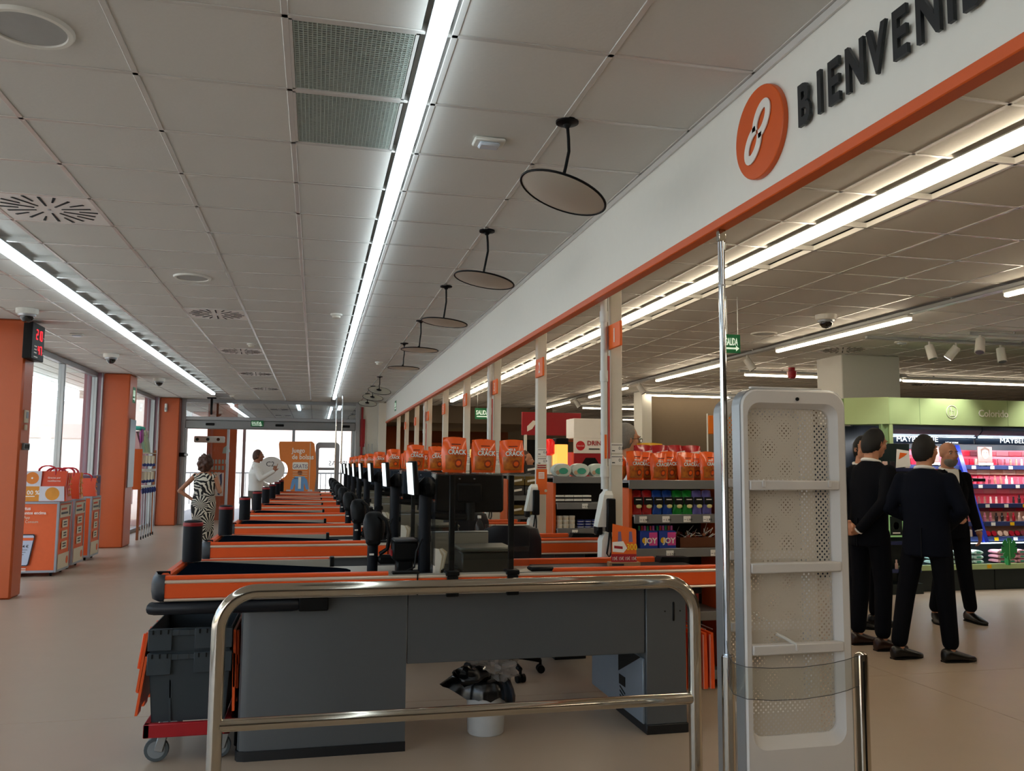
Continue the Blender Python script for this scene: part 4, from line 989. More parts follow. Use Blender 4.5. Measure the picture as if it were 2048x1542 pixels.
MB().cyl((1.888, y-.0075, 1.245), (1.888, y-.006, 1.245), .012, n=16).build('emblem', m_cream, t)
for k, l in ((0, 'white plastic pipe with couplings beside the post numbered 1'), (2, 'white plastic pipe beside the post numbered 3'), (5, 'white plastic pipe beside a far post')):
    y = 5.06+PITCH*k; t = thing('pipe', l, 'pipe', (1.765, y, 1.3))
    MB().cyl((1.765, y, 1.31), (1.765, y, 3.0), .0215, n=18).build('tube', m_pvc, t)
    for z in (1.42, 2.02, 2.4): MB().cyl((1.765, y, z-.035), (1.765, y, z+.035), .026, n=18).build('coupling', m_pvc, t)
    MB().cyl((1.796, y+.01, 1.0), (1.796, y+.01, 3.0), .007, n=10).build('conduit', m_pvc, t)
    MB().box(1.789, 1.803, y-.004, y+.001, 1.5, 2.15).build('red_label', mat('label_red', 'c65a50', .6), t); MB().box(1.76, 1.775, y-.024, y-.02, 1.5, 1.65).build('orange_label', m_signo, t)
for k in range(3):
    y = 5.05+PITCH*k; t = thing('cash_tube_station', 'white and black cash tube station hanging on the post numbered %s' % NWD[k], 'cash station', (1.76, y, .88))
    def pr_(z, x0_, x1_, d0, d1): return [(x0_, y-d0, z), (x1_, y-d0, z), (x1_, y+d1, z), (x0_, y+d1, z)]
    MB().loft([pr_(1.08, 1.70, 1.80, .05, .03), pr_(1.2, 1.725, 1.80, .06, .03), pr_(1.275, 1.74, 1.80, .055, .03), pr_(1.30, 1.76, 1.80, .03, .02)]).build('hood', m_white, t)
    MB().box(1.755, 1.808, y-.085, y-.03, 1.05, 1.255, .006).build('screen_unit', m_black, t)
    MB().loft([pr_(.885, 1.725, 1.805, .05, .03), pr_(1.0, 1.728, 1.805, .055, .03), pr_(1.045, 1.75, 1.805, .05, .03)]).build('lower_body', m_white, t)
    MB().tube([(1.775, y-.06, 1.05), (1.765, y-.065, .98), (1.755, y-.063, .92), (1.77, y-.063, .895), (1.785, y-.063, .93), (1.785, y-.063, 1.0), (1.78, y-.06, 1.05)], .0055, 6).build('strap', m_black, t)
    MB().box(1.7, 1.74, y-.04, y+.03, 1.03, 1.09, .01).build('bracket', m_black, t)
# cardboard promotion sign on the belt
t = thing('promo_sign', 'orange cardboard promotion sign with yellow 300 on a cardboard foot, on the first belt', 'sign', (1.77, 4.72, .872))
Rz = rot('Z', -.12)
def P3(x, z, y=0): return np.array([1.765, 4.72, .872])+Rz@np.array([x, y+(z-.03)*.12, z])
def card(pts, m, nm, y=0, par=t, th=.003):
    V = [P3(x, z, y) for x, z in pts]+[P3(x, z, y+th) for x, z in pts]; n = len(pts)
    return MB().add(V, [tuple(range(n)), tuple(range(n, 2*n))[::-1]]+[(i, n+i, n+(i+1) % n, (i+1) % n) for i in range(n)]).build(nm, m, par, smooth=False)
card([(-.075, .02), (.075, .02), (.08, .205), (.075, .215), (-.06, .245)], m_signo, 'card')
card([(-.075, .022), (.076, .022), (.076, .072), (-.075, .072)], m_red, 'red_band', -.0012, th=.001)
card([(-.065, .085), (.0, .08), (.022, .105), (.0, .145), (-.065, .14)], m_whiteink, 'arrow', -.0012, th=.001)
card([(-.055, .105), (-.005, .10), (-.005, .115), (-.055, .12)], m_red, 'arrow_print', -.002, th=.0008)
for x in (-.02, .045): card([(x-.012, .14), (x+.012, .14), (x+.008, .2), (x-.008, .2)], mat('print_violet', '7a6488', .6), 'figure', -.0008, th=.0006)
tm = text_mb('300', (0, 0, 0), (1, 0, 0), (0, 0, 1), .05, depth=.001, bold=.02, xs=.85); tm.v = [tuple(P3(.018+v[0], .095+v[2], v[1]-.0025)) for v in tm.v]; tm.build('lettering', mat('print_yellow', 'f2c81e', .5), t, smooth=False)
tm = text_mb('15€ 15€ 15€ 15€', (0, 0, 0), (1, 0, 0), (0, 0, 1), .026, depth=.001, xs=.75); tm.v = [tuple(P3(-.07+v[0], .038+v[2], v[1]-.0025)) for v in tm.v]; tm.build('lettering', m_whiteink, t, smooth=False)
MB().box(1.675, 1.86, 4.695, 4.76, .872, .899, .002, R=Rz).build('cardboard_foot', m_card, t)
MB().box(1.69, 1.76, 4.693, 4.696, .881, .892, R=Rz, piv=(1.7675, 4.7275, .88)).build('text_line', m_ink, t)
t = thing('water_bottle', 'clear plastic water bottle on the second counter', 'bottle', (1.23, 6.4, .872))
MB().lathe((1.23, 6.4, .872), [(.0, 0), (.03, 0), (.033, .01), (.032, .05), (.029, .055), (.033, .06), (.033, .12), (.02, .155), (.012, .165), (.012, .18)], 18).build('body', m_clear, t); MB().cyl((1.23, 6.4, 1.052), (1.23, 6.4, 1.072), .014, n=14).build('cap', m_whiteink, t)
t = thing('drinking_glass', 'upright clear tumbler beside the water bottle', 'glass', (1.32, 6.42, .872))
MB().lathe((1.32, 6.42, .872), [(0, 0), (.032, 0), (.042, .13), (.040, .13), (.031, .006), (0, .006)], 20).build('body', m_clear, t)
# ------------------------------------------------------------------ impulse shelves behind the counters
m_shelf = mat('shelf_steel', '8d8f90', .35, metal=.6); m_shback = mat('shelf_back', '1d1b18', .7)
NW = ['one', 'two', 'three', 'four', 'five', 'six', 'seven', 'eight']
def label_card(x, y, z, par, txt='1.99'):
    c = MB().box(x-.026, x+.026, y-.004, y-.001, z-.02, z+.02, .001).build('shelf_label', m_paper, par)
    mb = text_mb(txt, (x-.002, y-.0045, z-.012), *FR, .022, bold=.01); mb.build('lettering', m_ink, c, smooth=False)
    MB().box(x-.022, x-.006, y-.0047, y-.004, z-.004, z-.0015).build('line', m_greyd, c)
def rack(k):
    y0 = 5.27+PITCH*k; y1 = y0+.34; x0, x1 = 2.01, 2.70
    t = thing('snack_shelf', 'orange-sided snack shelf behind the counter '+ORD[k], 'shelf', ((x0+x1)/2, y0+.17, 0), 'impulse shelves behind the counters')
    for a in (x0, x1-.03): MB().box(a, a+.03, y0+.02, y1, 0, 1.31, .006).build('side_panel', m_orange, t)
    MB().box(x0+.03, x1-.03, y1-.015, y1, .05, 1.34).build('back_panel', m_shback, t)
    for z in (1.36, 1.135, .915, .5, .12):
        s_ = MB().box(x0+(.03 if z < 1.3 else -.005), x1-(.03 if z < 1.3 else -.005), y0, y1-.015, z-.012, z, .002).build('shelf_board', m_shelf, t)
        MB().box(x0+(.03 if z < 1.3 else -.005), x1-(.03 if z < 1.3 else -.005), y0-.012, y0, z-.055, z+.004, .003).build('price_rail', m_shelf, t)
    return t, x0, y0
R0, rx, ry = rack(0)
for q, x in enumerate((2.10, 2.26, 2.41, 2.55)): label_card(x, ry-.012, 1.108, R0, '1.99')
for q, x in enumerate((2.285, 2.60)): label_card(x, ry-.014, .885, R0, '1.50')
# top: snack bags in two staggered rows
xs = [(2.075, 0), (2.16, .06), (2.245, .0), (2.34, .06), (2.44, .0), (2.525, .06), (2.60, .0)]
nm = ['first', 'second', 'third', 'fourth', 'fifth', 'sixth', 'seventh']
for q, (x, dy) in enumerate(xs):
    b_ = chips((x, ry+.055+dy, 1.362), .125, .19-.006*(q % 3), 'orange snack bag on top of the nearest shelf, %s from the post side' % nm[q], 'orange snack bags on the nearest shelf', 20+q)
    b_.rotation_euler[2] = [.1, -.15, .05, -.2, .08, -.1, .2][q]
b_ = chips((2.0, ry+.1, 1.362), .12, .185, 'orange snack bag turned sideways at the post end of the nearest shelf', 'orange snack bags on the nearest shelf', 31); b_.rotation_euler[2] = 1.0
def plain_bag(c, w, h, m, label, group, seed, deco=None, rz=0):
    t = thing('candy_bag', label, 'candy bag', c, group); bag_mb(c, w, h, .08, .01, seed).build('pouch', m, t, ang=70)
    if deco: MB().prism([(-.3*w, .5*h), (.35*w, .55*h), (.3*w, .86*h), (-.25*w, .8*h)], (c[0], c[1]-.046, c[2]), *FR, .002).build('white_panel', deco, t); MB().ball((c[0]+.03, c[1]-.047, c[2]+.68*h), (.03, .006, .024), 12, 8).build('sweet_picture', mat('chocolate', '4a2012', .4), t)
    t.rotation_euler[2] = rz; return t
m_redfoil = mat('red_foil', 'b0141c', .22, coat=.3); m_yfoil = mat('yellow_foil', 'e8b414', .3)
for q, x in enumerate((2.19, 2.31, 2.43, 2.55)):
    plain_bag((x, ry+.20, 1.362), .14, .235, m_redfoil, 'red candy bag with a white panel behind the orange bags, %s from the post side' % nm[q], 'red candy bags on the nearest shelf', 40+q, m_paper, [.1, -.1, .15, -.05][q])
plain_bag((2.27, ry+.27, 1.362), .2, .25, m_yfoil, 'yellow bag standing behind the red candy bags', None, 50)
# pouches
cols = [('red', 'b8181c'), ('blue', '1747a0'), ('green', '138a2c'), ('lilac', '6a63a8')]
for q in range(8):
    cn, hx = cols[q//2]; x = 2.085+q*.072; z0 = 1.136
    t = thing('pouch', '%s pouch with a black label, %s of the two on the middle shelf' % (cn, ['left', 'right'][q % 2]), 'pouch', (x, ry+.06, z0), 'coloured pouches on the middle shelf')
    bag_mb((x, ry+.06, z0), .07, .155, .05, .01, 60+q).build('pouch_body', mat('pouch_'+cn, hx, .3, coat=.2), t, ang=70)
    MB().box(x-.032, x+.032, ry+.028, ry+.031, z0+.065, z0+.115, .001, R=rot('X', -.06)).build('black_label', m_black, t)
    MB().ball((x+.004, ry+.0285, z0+.055), (.02, .004, .014), 12, 8).build('picture', mat('pale_yellow', 'd8cf8a', .5), t); MB().box(x-.018, x+.02, ry+.0265, ry+.0285, z0+.096, z0+.102).build('lettering', m_whiteink, t)
# boxes of sweets, lollipops
for q, x in enumerate((2.155, 2.285)):
    t = thing('candy_box', 'blue and pink candy box on the low shelf, %s one' % ['left', 'right'][q], 'candy box', (x, ry+.07, .916), 'blue candy boxes')
    MB().box(x-.06, x+.06, ry+.02, ry+.12, .916, 1.03, .003).build('carton', mat('candy_blue', '1f3f9a', .4), t)
    MB().box(x-.0, x+.058, ry+.018, ry+.021, .935, 1.02).build('pink_panel', mat('candy_pink', 'd84a92', .4), t)
    lettering(t, 'JOY', (x+.01, ry+.0165, .95), FR, .05, m_whiteink, align='CENTER', bold=.03); MB().lathe((x-.03, ry+.018, .968), [(0, -.003), (.02, -.002), (.02, .001)], 14, R=rot('X', PI/2)).build('sun_emblem', m_yfoil, t)
    for i in range(6): MB().cyl((x-.05+i*.02, ry+.07, 1.02), (x-.05+i*.02, ry+.07, 1.06), .008, n=8).build('tube', mat('candy_tube_%d' % (i % 3), ['2a9a5a', 'c83a3a', 'd868b0'][i % 3], .4), t)
t = thing('blue_tub', 'dark blue tub behind the candy boxes on the low shelf', 'tub', (2.3, ry+.2, .916)); MB().lathe((2.3, ry+.2, .916), [(0, 0), (.07, 0), (.075, .15), (.07, .152), (0, .15)], 20).build('body', mat('candy_blue', '1f3f9a', .4), t); MB().lathe((2.3, ry+.2, .916), [(.078, .145), (.078, .17), (0, .172)], 20).build('lid', m_navy, t)
t = thing('lollipop_tray', 'brown open tray of lollipops on the low shelf', 'tray', (2.53, ry+.13, .916))
for a in ((2.37, 2.67, ry+.02, ry+.025), (2.37, 2.67, ry+.245, ry+.25), (2.37, 2.375, ry+.02, ry+.25), (2.665, 2.67, ry+.02, ry+.25)): MB().box(*a, .916, .985).build('side', mat('tray_clear', '5a3018', .4), t)
MB().box(2.37, 2.67, ry+.02, ry+.25, .916, .92).build('bottom', mat('tray_clear', '5a3018', .4), t)
m_lol = [mat('lollipop_%d' % i, c, .25, coat=.4) for i, c in enumerate(('8a3420', '9c5a34', '6e2a22'))]
r_ = np.random.default_rng(12); lp = []
for q in range(42):
    x, y = 2.39+r_.random()*.26, ry+.04+r_.random()*.18; z = .945+r_.random()*.06; d_ = r_.normal(size=3)*[1, .7, .45]+[0, -.2, .5]; d_ /= np.linalg.norm(d_)
    m_ = MB().ball((x, y, z), .0135, 10, 6, 0); m_.cyl((x, y, z), tuple(np.array([x, y, z])+d_*.075), .0022, n=6, m=1)
    m_.build('lollipop', [m_lol[q % 3], m_whiteink], label='brown lollipop with a white stick in the tray on the low shelf', cat='lollipop', group='lollipops in the tray')
# second shelf: wipes, small boxes, tins
R1, rx, ry1 = rack(1)
label_card(2.29, ry1-.014, 1.108, R1, '3.20'); label_card(2.20, ry1-.014, .885, R1, '2.10')
m_wipe = mat('wipe_pack', 'c3cfc4', .35, coat=.2); m_teal = mat('teal_print', '3f9c82', .5)
for q, x in enumerate((2.10, 2.265, 2.43, 2.59)):
    t = thing('wet_wipes', 'teal-printed wet wipe pack on the second shelf, %s from the post' % nm[q], 'wipes', (x, ry1+.08, 1.362), 'wet wipe packs')
    m_ = MB(); sec = []
    for i, a in enumerate(np.linspace(-1, 1, 9)):
        w = .055*(1-abs(a)**4*.75); sec.append([(x+a*.078, ry1+.08+d_*.06, 1.362+.055+w*c_) for d_, c_ in ((-1, -1), (-1.1, 0), (-.9, 1), (0, 1.08), (.9, 1), (1.1, 0), (1, -1))])
    m_.loft(sec).build('pack', m_wipe, t, ang=60)
    MB().lathe((x+.005, ry1+.014, 1.41), [(0, -.004), (.035, -.003), (.036, .002)], 20, R=np.diag([1.15, 1, .75])@rot('X', PI/2)).build('oval_print', m_teal, t)
    MB().ball((x-.045, ry1+.017, 1.40), (.018, .004, .022), 10, 8).build('picture', mat('skin_print', 'c4a080', .6), t)
for i in range(4):
    for j in range(2):
        x = 2.075+i*.082; z = 1.136+j*.034
        t = thing('small_box', 'flat white and black box on the second shelf, %s stack, %s one' % (nm[i], ['lower', 'upper'][j]), 'box', (x, ry1+.06, z), 'flat boxes on the second shelf')
        MB().box(x-.038, x+.038, ry1+.015, ry1+.1, z, z+.03, .002).build('carton', m_paper, t); MB().box(x-.0385, x+.0385, ry1+.0145, ry1+.1, z+.002, z+.015).build('black_band', m_black, t)
for i in range(3):
    for j in range(3):
        x = 2.08+i*.056; z = .916+j*.036
        t = thing('tin', 'small beige tin on the second shelf, %s column, %s row' % (nm[i], ['bottom', 'middle', 'top'][j]), 'tin', (x, ry1+.05, z), 'beige tins'); MB().lathe((x, ry1+.05, z), [(0, 0), (.025, 0), (.026, .02)], 18).build('base', m_cream, t); MB().lathe((x, ry1+.05, z), [(.0275, .02), (.0275, .033), (.025, .035), (0, .035)], 18).build('lid', m_offwhite, t)
for i in range(3):
    for j in range(3):
        x = 2.27+i*.066; z = .916+j*.024
        t = thing('blue_tin', 'flat dark blue tin on the second shelf, %s column, %s row' % (nm[i], ['bottom', 'middle', 'top'][j]), 'tin', (x, ry1+.05, z), 'blue tins'); MB().lathe((x, ry1+.05, z), [(0, 0), (.03, 0), (.031, .022), (.028, .0235), (0, .0235)], 18).build('body', mat('tin_blue', '14246e', .3), t); MB().lathe((x, ry1+.05, z), [(.0315, .008), (.0315, .012)], 18).build('band', m_whiteink, t)
R2, rx, ry2 = rack(2)
m_gold = mat('snack_gold', '6a5420', .4); m_dkbr = mat('snack_dark', '2e2b2a', .4)
for i in range(2):
    for j in range(4):
        x = 2.12+i*.16; z = 1.362-.06-j*.105+.06*1; zz = [1.362, 1.24, 1.136, .93][j]
        t = thing('snack_box', 'dark and gold snack box on the third shelf, %s column, %s row from the top' % (nm[i], nm[j]), 'snack box', (x, ry2+.05, zz), 'dark snack boxes on the third shelf')
        MB().box(x-.075, x+.075, ry2-.02+.0*j, ry2+.1, zz+.002, zz+.1, .003).build('carton', [m_dkbr, m_gold][j % 2], t)
        MB().prism([(-.05, -.004), (.05, .012), (.05, .034), (-.05, .018)], (x, ry2-.021, zz+.04), *FR, .002).build('print', m_whiteink, t)
R3, rx, ry3 = rack(3)
for i in range(3):
    x = 2.1+i*.17; chips((x, ry3+.08, 1.362), .14, .19, 'orange snack bag on the fourth snack shelf, %s from the post side' % nm[i], 'orange snack bags on the fourth shelf', 80+i)
# ------------------------------------------------------------------ drinks corner far behind
t = thing('drinks_machine', 'red and white self-service drinks cabinet with a round red emblem', 'drinks machine', (4.25, 13.2, 0))
MB().box(4.02, 4.62, 13.0, 13.5, 0, 1.68, .01).build('cabinet', m_red, t); MB().box(4.015, 4.625, 12.985, 13.0, 1.66, 1.9, .005).build('header', m_paper, t)
MB().lathe((4.13, 12.985, 1.78), [(0, -.006), (.075, -.005), (.076, .001)], 24, R=rot('X', PI/2)).build('emblem', mat('bright_red', 'c81420', .3), t)
lettering(t, 'Coca-Cola', (4.065, 12.976, 1.768), FR, .036, m_whiteink, xs=.8); lettering(t, 'DRINK', (4.24, 12.98, 1.79), FR, .1, m_red, bold=.02); MB().box(4.27, 4.45, 12.978, 12.984, 1.72, 1.74).build('text_line', m_greyd, t)
MB().prism([(-.14, 0), (.14, 0), (.14, .1), (.08, .19), (-.08, .19), (-.14, .1)], (4.3, 12.998, 1.4), *FR, .004).build('opening', m_black, t)
t = thing('white_box', 'white carton standing on the drinks cabinet', 'box', (4.3, 13.2, 1.9)); MB().box(4.03, 4.6, 13.02, 13.45, 1.9, 2.22, .006).build('carton', m_paper, t); MB().box(4.48, 4.52, 13.016, 13.02, 1.96, 2.0).build('print', m_ink, t); MB().box(4.03, 4.6, 13.21, 13.26, 2.219, 2.222).build('tape', m_cream, t)
t = thing('slush_dispenser', 'lit orange slush dispenser beside the drinks cabinet', 'dispenser', (3.8, 13.1, 0))
MB().box(3.55, 3.98, 13.0, 13.4, 0, 1.3, .01).build('stand', m_white, t); MB().box(3.75, 3.94, 13.05, 13.3, 1.3, 1.8, .01).build('tank', mat('lit_orange', 'ffb050', .4, emit=1.2, var=0), t); MB().box(3.74, 3.95, 13.04, 13.31, 1.8, 1.9, .01).build('lid', m_black, t)
MB().cyl((3.64, 13.1, 1.3), (3.64, 13.1, 1.62), .05, n=18).build('column', m_pvc, t); MB().lathe((3.64, 13.1, 1.62), [(.05, 0), (.09, .03), (.09, .22), (.06, .26), (0, .27)], 20).build('red_head', mat('lit_red', 'd81c18', .3, emit=.5, var=0), t)
for q in range(4): MB().box(2.9+q*.8, 3.5+q*.8, 27.3, 27.36, 1.72, 1.98, .005).build('menu_board', mat('lit_menu', 'f0c878', .5, emit=.9, var=.2), label='glowing menu board on the far brown wall, %s from the left' % nm[q], cat='menu board', group='glowing menu boards')
t = thing('flag_sign', 'orange flag sign with a white emblem on a slim mast behind the snack shelf', 'sign', (4.0, 8, 0))
MB().cyl((3.905, 8, 0), (3.905, 8, 2.0), .008, n=8).build('mast', m_white, t); MB().lathe((3.905, 8, 0), [(.12, 0), (.12, .015), (.02, .03)], 20).build('base', m_white, t); MB().box(3.91, 4.2, 7.985, 8.015, 1.79, 1.98, .004).build('board', mat('amber', 'e8780f', .4), t); MB().lathe((4.035, 7.985, 1.89), [(0, -.003), (.045, -.002), (.045, .001)], 20, R=rot('X', PI/2)).build('emblem', m_whiteink, t); lettering(t, 'X', (4.018, 7.98, 1.868), FR, .05, m_ink)
t = thing('wall_sign', 'red sign with white letters high on the far wall behind the spectacled man', 'sign', (4.3, 16, 1.9)); MB().box(3.9, 5.1, 16.0, 16.06, 2.05, 2.5, .005).build('board', m_red, t); MB().prism([(0, 0), (.1, .05), (.2, .2), (.12, .22), (0, .1)], (4.0, 15.995, 2.12), *FR, .004).build('print', m_whiteink, t); MB().box(3.95, 4.0, 16.0, 16.05, 0, 2.06).build('leg', m_white, t); MB().box(5.0, 5.05, 16.0, 16.05, 0, 2.06).build('leg', m_white, t)
# ------------------------------------------------------------------ display cartons with carrier bags, window side
m_dispo = mat('display_orange', 'e2622a', .5); m_dispf = mat('display_grey', '9aa0a8', .45)
dd = [(-3.19, 12.02, 12.60), (-3.21, 12.82, 13.40), (-3.235, 13.85, 14.40)]
for k, (xr, y0, y1) in enumerate(dd):
    xl = xr-.62; t = thing('display_bin', 'orange cardboard display bin by the window, %s' % ['nearest one, with a printed telephone', 'middle one', 'farthest one, next to the orange pillar'][k], 'display bin', ((xl+xr)/2, (y0+y1)/2, 0), 'orange display bins by the window')
    MB().box(xl+.01, xr-.01, y0+.01, y1-.01, .06, .94).build('carton', m_dispo, t)
    for x in (xl, xr-.03):
        for y in (y0, y1-.03): MB().box(x, x+.03, y, y+.03, .05, .95, .004).build('corner_post', m_dispf, t)
    for z in (.05, .92): MB().box(xl+.028, xr-.028, y0-.002, y0+.03, z, z+.03, .003).build('edge_rail', m_dispf, t); MB().box(xr-.03, xr+.002, y0+.028, y1-.028, z, z+.03, .003).build('edge_rail', m_dispf, t)
    for x in (xl+.08, xr-.08):
        for y in (y0+.08, y1-.08): MB().cyl((x-.012, y, .026), (x+.012, y, .026), .026, n=12).build('caster', m_black, t)
    # side print
    X = xr+.0005; H = y1-y0
    MB().box(X-.002, X+.002, y0+.05, y1-.05, .74, .9).build('white_panel', m_cream, t); MB().box(X-.002, X+.002, y0+.05, y1-.05, .08, .27).build('white_panel', m_cream, t)
    for q in range(2): MB().box(X-.001, X+.004, y0+.09, y0+.33+.06*q, .835-q*.055, .862-q*.055).build('text_line', [mat('print_orange', 'd8542a', .6), m_greyd][q], t)
    MB().box(X-.001, X+.004, y1-.13, y1-.08, .76, .88).build('side_print', m_greyd, t)
    for q in range(3):
        c = MB().box(X-.002, X+.002, y0+.17, y1-.17, .605-q*.14, .705-q*.14, .001).build('step_card', m_cream, t)
        for h_ in (.665, .63): MB().box(X, X+.004, y0+.22+.02*(q % 2), y1-.22, h_-q*.14, h_+.018-q*.14).build('text_line', m_greyd, c)
    MB().lathe((X+.002, y1-.13, .17), [(0, .002), (.05, .002), (.05, -.002)], 16, R=rot('Y', PI/2)).build('round_print', m_dispo, t)
    if k == 0:
        Y = y0-.0005
        for q, (s_, sz, m) in enumerate((('Lleva tus', .062, m_whiteink), ('descuentos encima', .055, m_whiteink), ('con la App', .05, m_cream), ('Mundo Consum', .05, m_cream))): lettering(t, s_, (xl+.09, Y-.011, .845-q*.055), FR, sz, m, bold=.02 if q < 2 else 0, xs=.9)
        ph = MB().prism([(0, 0), (.02, -.02), (.19, -.02), (.21, 0), (.27, .36), (.255, .38), (.09, .38), (.07, .36)], (xl+.09, Y-.012, .16), *FR, .004); ph.build('phone_print', mat('phone_dark', '1a2030', .4), t)
        MB().prism([(.015, .005), (.03, -.008), (.185, -.008), (.198, .005), (.256, .35), (.245, .365), (.1, .365), (.085, .35)], (xl+.09, Y-.014, .16), *FR, .003).build('phone_screen', mat('phone_screen', 'b9c3d8', .4), t)
        MB().prism([(.07, .30), (.25, .30), (.256, .335), (.08, .335)], (xl+.09, Y-.0165, .16), *FR, .002).build('screen_band', m_dispo, t); lettering(t, '6,74 €', (xl+.16, Y-.018, .37), FR, .05, m_ink, bold=.01)
        for q in range(4): MB().box(xl+.15, xl+.28-.02*q, Y-.0175, Y-.016, .34-q*.03, .346-q*.03).build('screen_line', m_greyd, t)
        MB().lathe((xl+.1, Y-.012, .1), [(.03, -.001), (.034, -.002), (.034, .001)], 18, R=rot('X', PI/2)).build('emblem', m_whiteink, t)
        for q in range(2): MB().box(xl+.15, xl+.27, Y-.013, Y-.01, .10-q*.025, .112-q*.025).build('line', m_whiteink, t)
# carrier bags standing on the bins
m_bagp = mat('bag_orange', 'd6481e', .45); m_amber = mat('bag_amber', 'd88a1c', .45); m_wpr = mat('bag_white', 'cfd0d8', .5)
for k, (x0, x1, y0, y1, l) in enumerate(((-3.72, -3.12, 12.03, 12.13, 'large printed carrier bag with oranges and 100 % print, nearest on the display bins'), (-3.62, -3.14, 12.2, 12.3, 'orange carrier bag just behind the nearest printed one'), (-3.62, -3.16, 12.36, 12.46, 'orange carrier bag third on the nearest display bin'),
                                     (-3.66, -3.17, 12.86, 12.97, 'orange carrier bag first on the middle display bin'), (-3.64, -3.19, 13.05, 13.16, 'amber carrier bag second on the middle display bin'), (-3.66, -3.2, 13.9, 14.0, 'carrier bag on the farthest display bin'))):
    t = thing('carrier_bag', l, 'bag', ((x0+x1)/2, (y0+y1)/2, .951), 'printed carrier bags on the display bins'); z0, z1 = .951, 1.34-.03*(k > 0)-.09*(k == 5)
    MB().loft([[(x0, y0, z0), (x1, y0, z0), (x1, y1, z0), (x0, y1, z0)], [(x0, y0+.01, (z0+z1)/2), (x1-.02, y0+.012, (z0+z1)/2), (x1-.03, y1-.01, (z0+z1)/2), (x0, y1, (z0+z1)/2)], [(x0, y0+.03, z1), (x1-.01, y0+.03, z1), (x1-.01, y1-.03, z1), (x0, y1-.03, z1)]]).build('sheet', m_amber if k == 4 else m_bagp, t, ang=20)
    xm = (x0+x1)/2+.05
    for y in (y0+.03, y1-.03): MB().tube([(xm-.1, y, z1-.05), (xm-.1, y, z1+.01)]+[(xm-.1*math.cos(a), y, z1+.01+.06*math.sin(a)) for a in np.linspace(.3, PI-.3, 6)]+[(xm+.1, y, z1+.01), (xm+.1, y, z1-.05)], .008, 6).build('handle', mat('handle_red', 'c0182c', .4), t)
    if k == 0:
        zm = 1.145
        MB().prism([(x0+.0, z0+.005), (x1-.32, z0+.005), (x1-.32, zm), (x0, zm)], (0, y0-.004, 0), *FR, .004).build('amber_field', m_amber, t)
        MB().prism([(x0, zm), (x1-.31, zm), (x1-.30, z1), (x0, z1)], (0, y0+.008, 0), *FR, .012).build('white_field', m_wpr, t); MB().prism([(x1-.32, z0+.005), (x1-.02, z0+.005), (x1-.03, zm), (x1-.32, zm)], (0, y0-.004, 0), *FR, .004).build('white_field', m_wpr, t)
        MB().lathe((x1-.41, y0-.005, 1.25), [(0, -.004), (.075, -.003), (.077, .001)], 24, R=rot('X', PI/2)).build('orange_slice', mat('fruit_orange', 'd97a1c', .5), t); MB().lathe((x1-.41, y0-.01, 1.25), [(0, -.002), (.012, .0)], 10, R=rot('X', PI/2)).build('slice_centre', m_whiteink, t)
        MB().lathe((x1-.165, y0-.008, 1.05), [(0, -.004), (.082, -.003), (.084, .001)], 24, R=rot('X', PI/2)).build('mango', mat('fruit_mango', 'd8902a', .5, var=.3, scale=8), t)
        lettering(t, '100 %', (x1-.50, y0-.009, 1.04), FR, .075, m_whiteink, bold=.02); MB().box(x1-.49, x1-.37, y0-.009, y0-.005, 1.012, 1.022).build('text_line', m_whiteink, t)
        lettering(t, 'Gracias por', (x1-.235, y0+.012, 1.245), FR, .032, m_whiteink); lettering(t, 'reutilizarme', (x1-.235, y0+.01, 1.205), FR, .032, m_whiteink)
    else:
        for q in range(4): MB().tube([(x1-.004, y0+.02, z0+.07+q*.07), (x1-.01, y0+.05, z0+.09+q*.07), (x1-.006, y0+.08, z0+.06+q*.07)], .004, 5).build('print_curl', mat('print_amber', 'e6963a', .5), t)
t = thing('striped_carton', 'mauve carton with slanted stripes on the farthest display bin', 'carton', (-3.4, 14.2, .951)); MB().box(-3.66, -3.25, 14.08, 14.38, .951, 1.26, .006).build('carton', mat('mauve', '7d6d80', .6), t)
for q in range(5): MB().box(-3.251, -3.246, 14.11+q*.055, 14.13+q*.055, 1.14, 1.24, R=rot('X', -.35)).build('stripe', mat('mauve_dark', '5f566c', .6), t)
# ------------------------------------------------------------------ temperature display, switches and signs on the pillars
t = thing('temperature_display', 'black digital display with red figures high on the nearest orange pillar', 'display', (-3.06, 10.26, 2.55))
MB().box(-3.112, -3.02, 10.0, 10.42, 2.57, 2.97, .006).build('case', m_black, t); m_ledr = mat('red_digits', 'ff2030', .5, emit=1.2, var=0)
def seg7(t, ch, o_, s_):
    on = {'2': 'abged', '0': 'abcdef', '1': 'bc', '7': 'abc', '4': 'fgbc', '3': 'abgcd', '5': 'afgcd', '9': 'abcfg'}[ch]
    P = {'a': (0, 1, 1, 0), 'g': (0, .5, 1, 0), 'd': (0, 0, 1, 0), 'f': (0, .5, 0, .5), 'b': (1, .5, 0, .5), 'e': (0, 0, 0, .5), 'c': (1, 0, 0, .5)}; m_ = MB()
    for k in on:
        y, z, dy, dz = P[k]; m_.box(o_[0], o_[0]+.003, o_[1]+y*s_*.5-.007*(dz > 0), o_[1]+(y+dy)*s_*.5+.007*(dz > 0), o_[2]+z*s_-.007*(dy > 0), o_[2]+(z+dz)*s_+.007*(dy > 0))
    m_.build('digit', m_ledr, t)
for q, ch in enumerate('210'): seg7(t, ch, (-3.019, 10.13+q*.075, 2.80), .1)
for q, ch in enumerate('47'): seg7(t, ch, (-3.019, 10.21+q*.075, 2.64), .09)
lettering(t, '°C', (-3.017, 10.355, 2.80), RT, .06, m_whiteink); lettering(t, '%', (-3.017, 10.36, 2.64), RT, .06, m_whiteink)
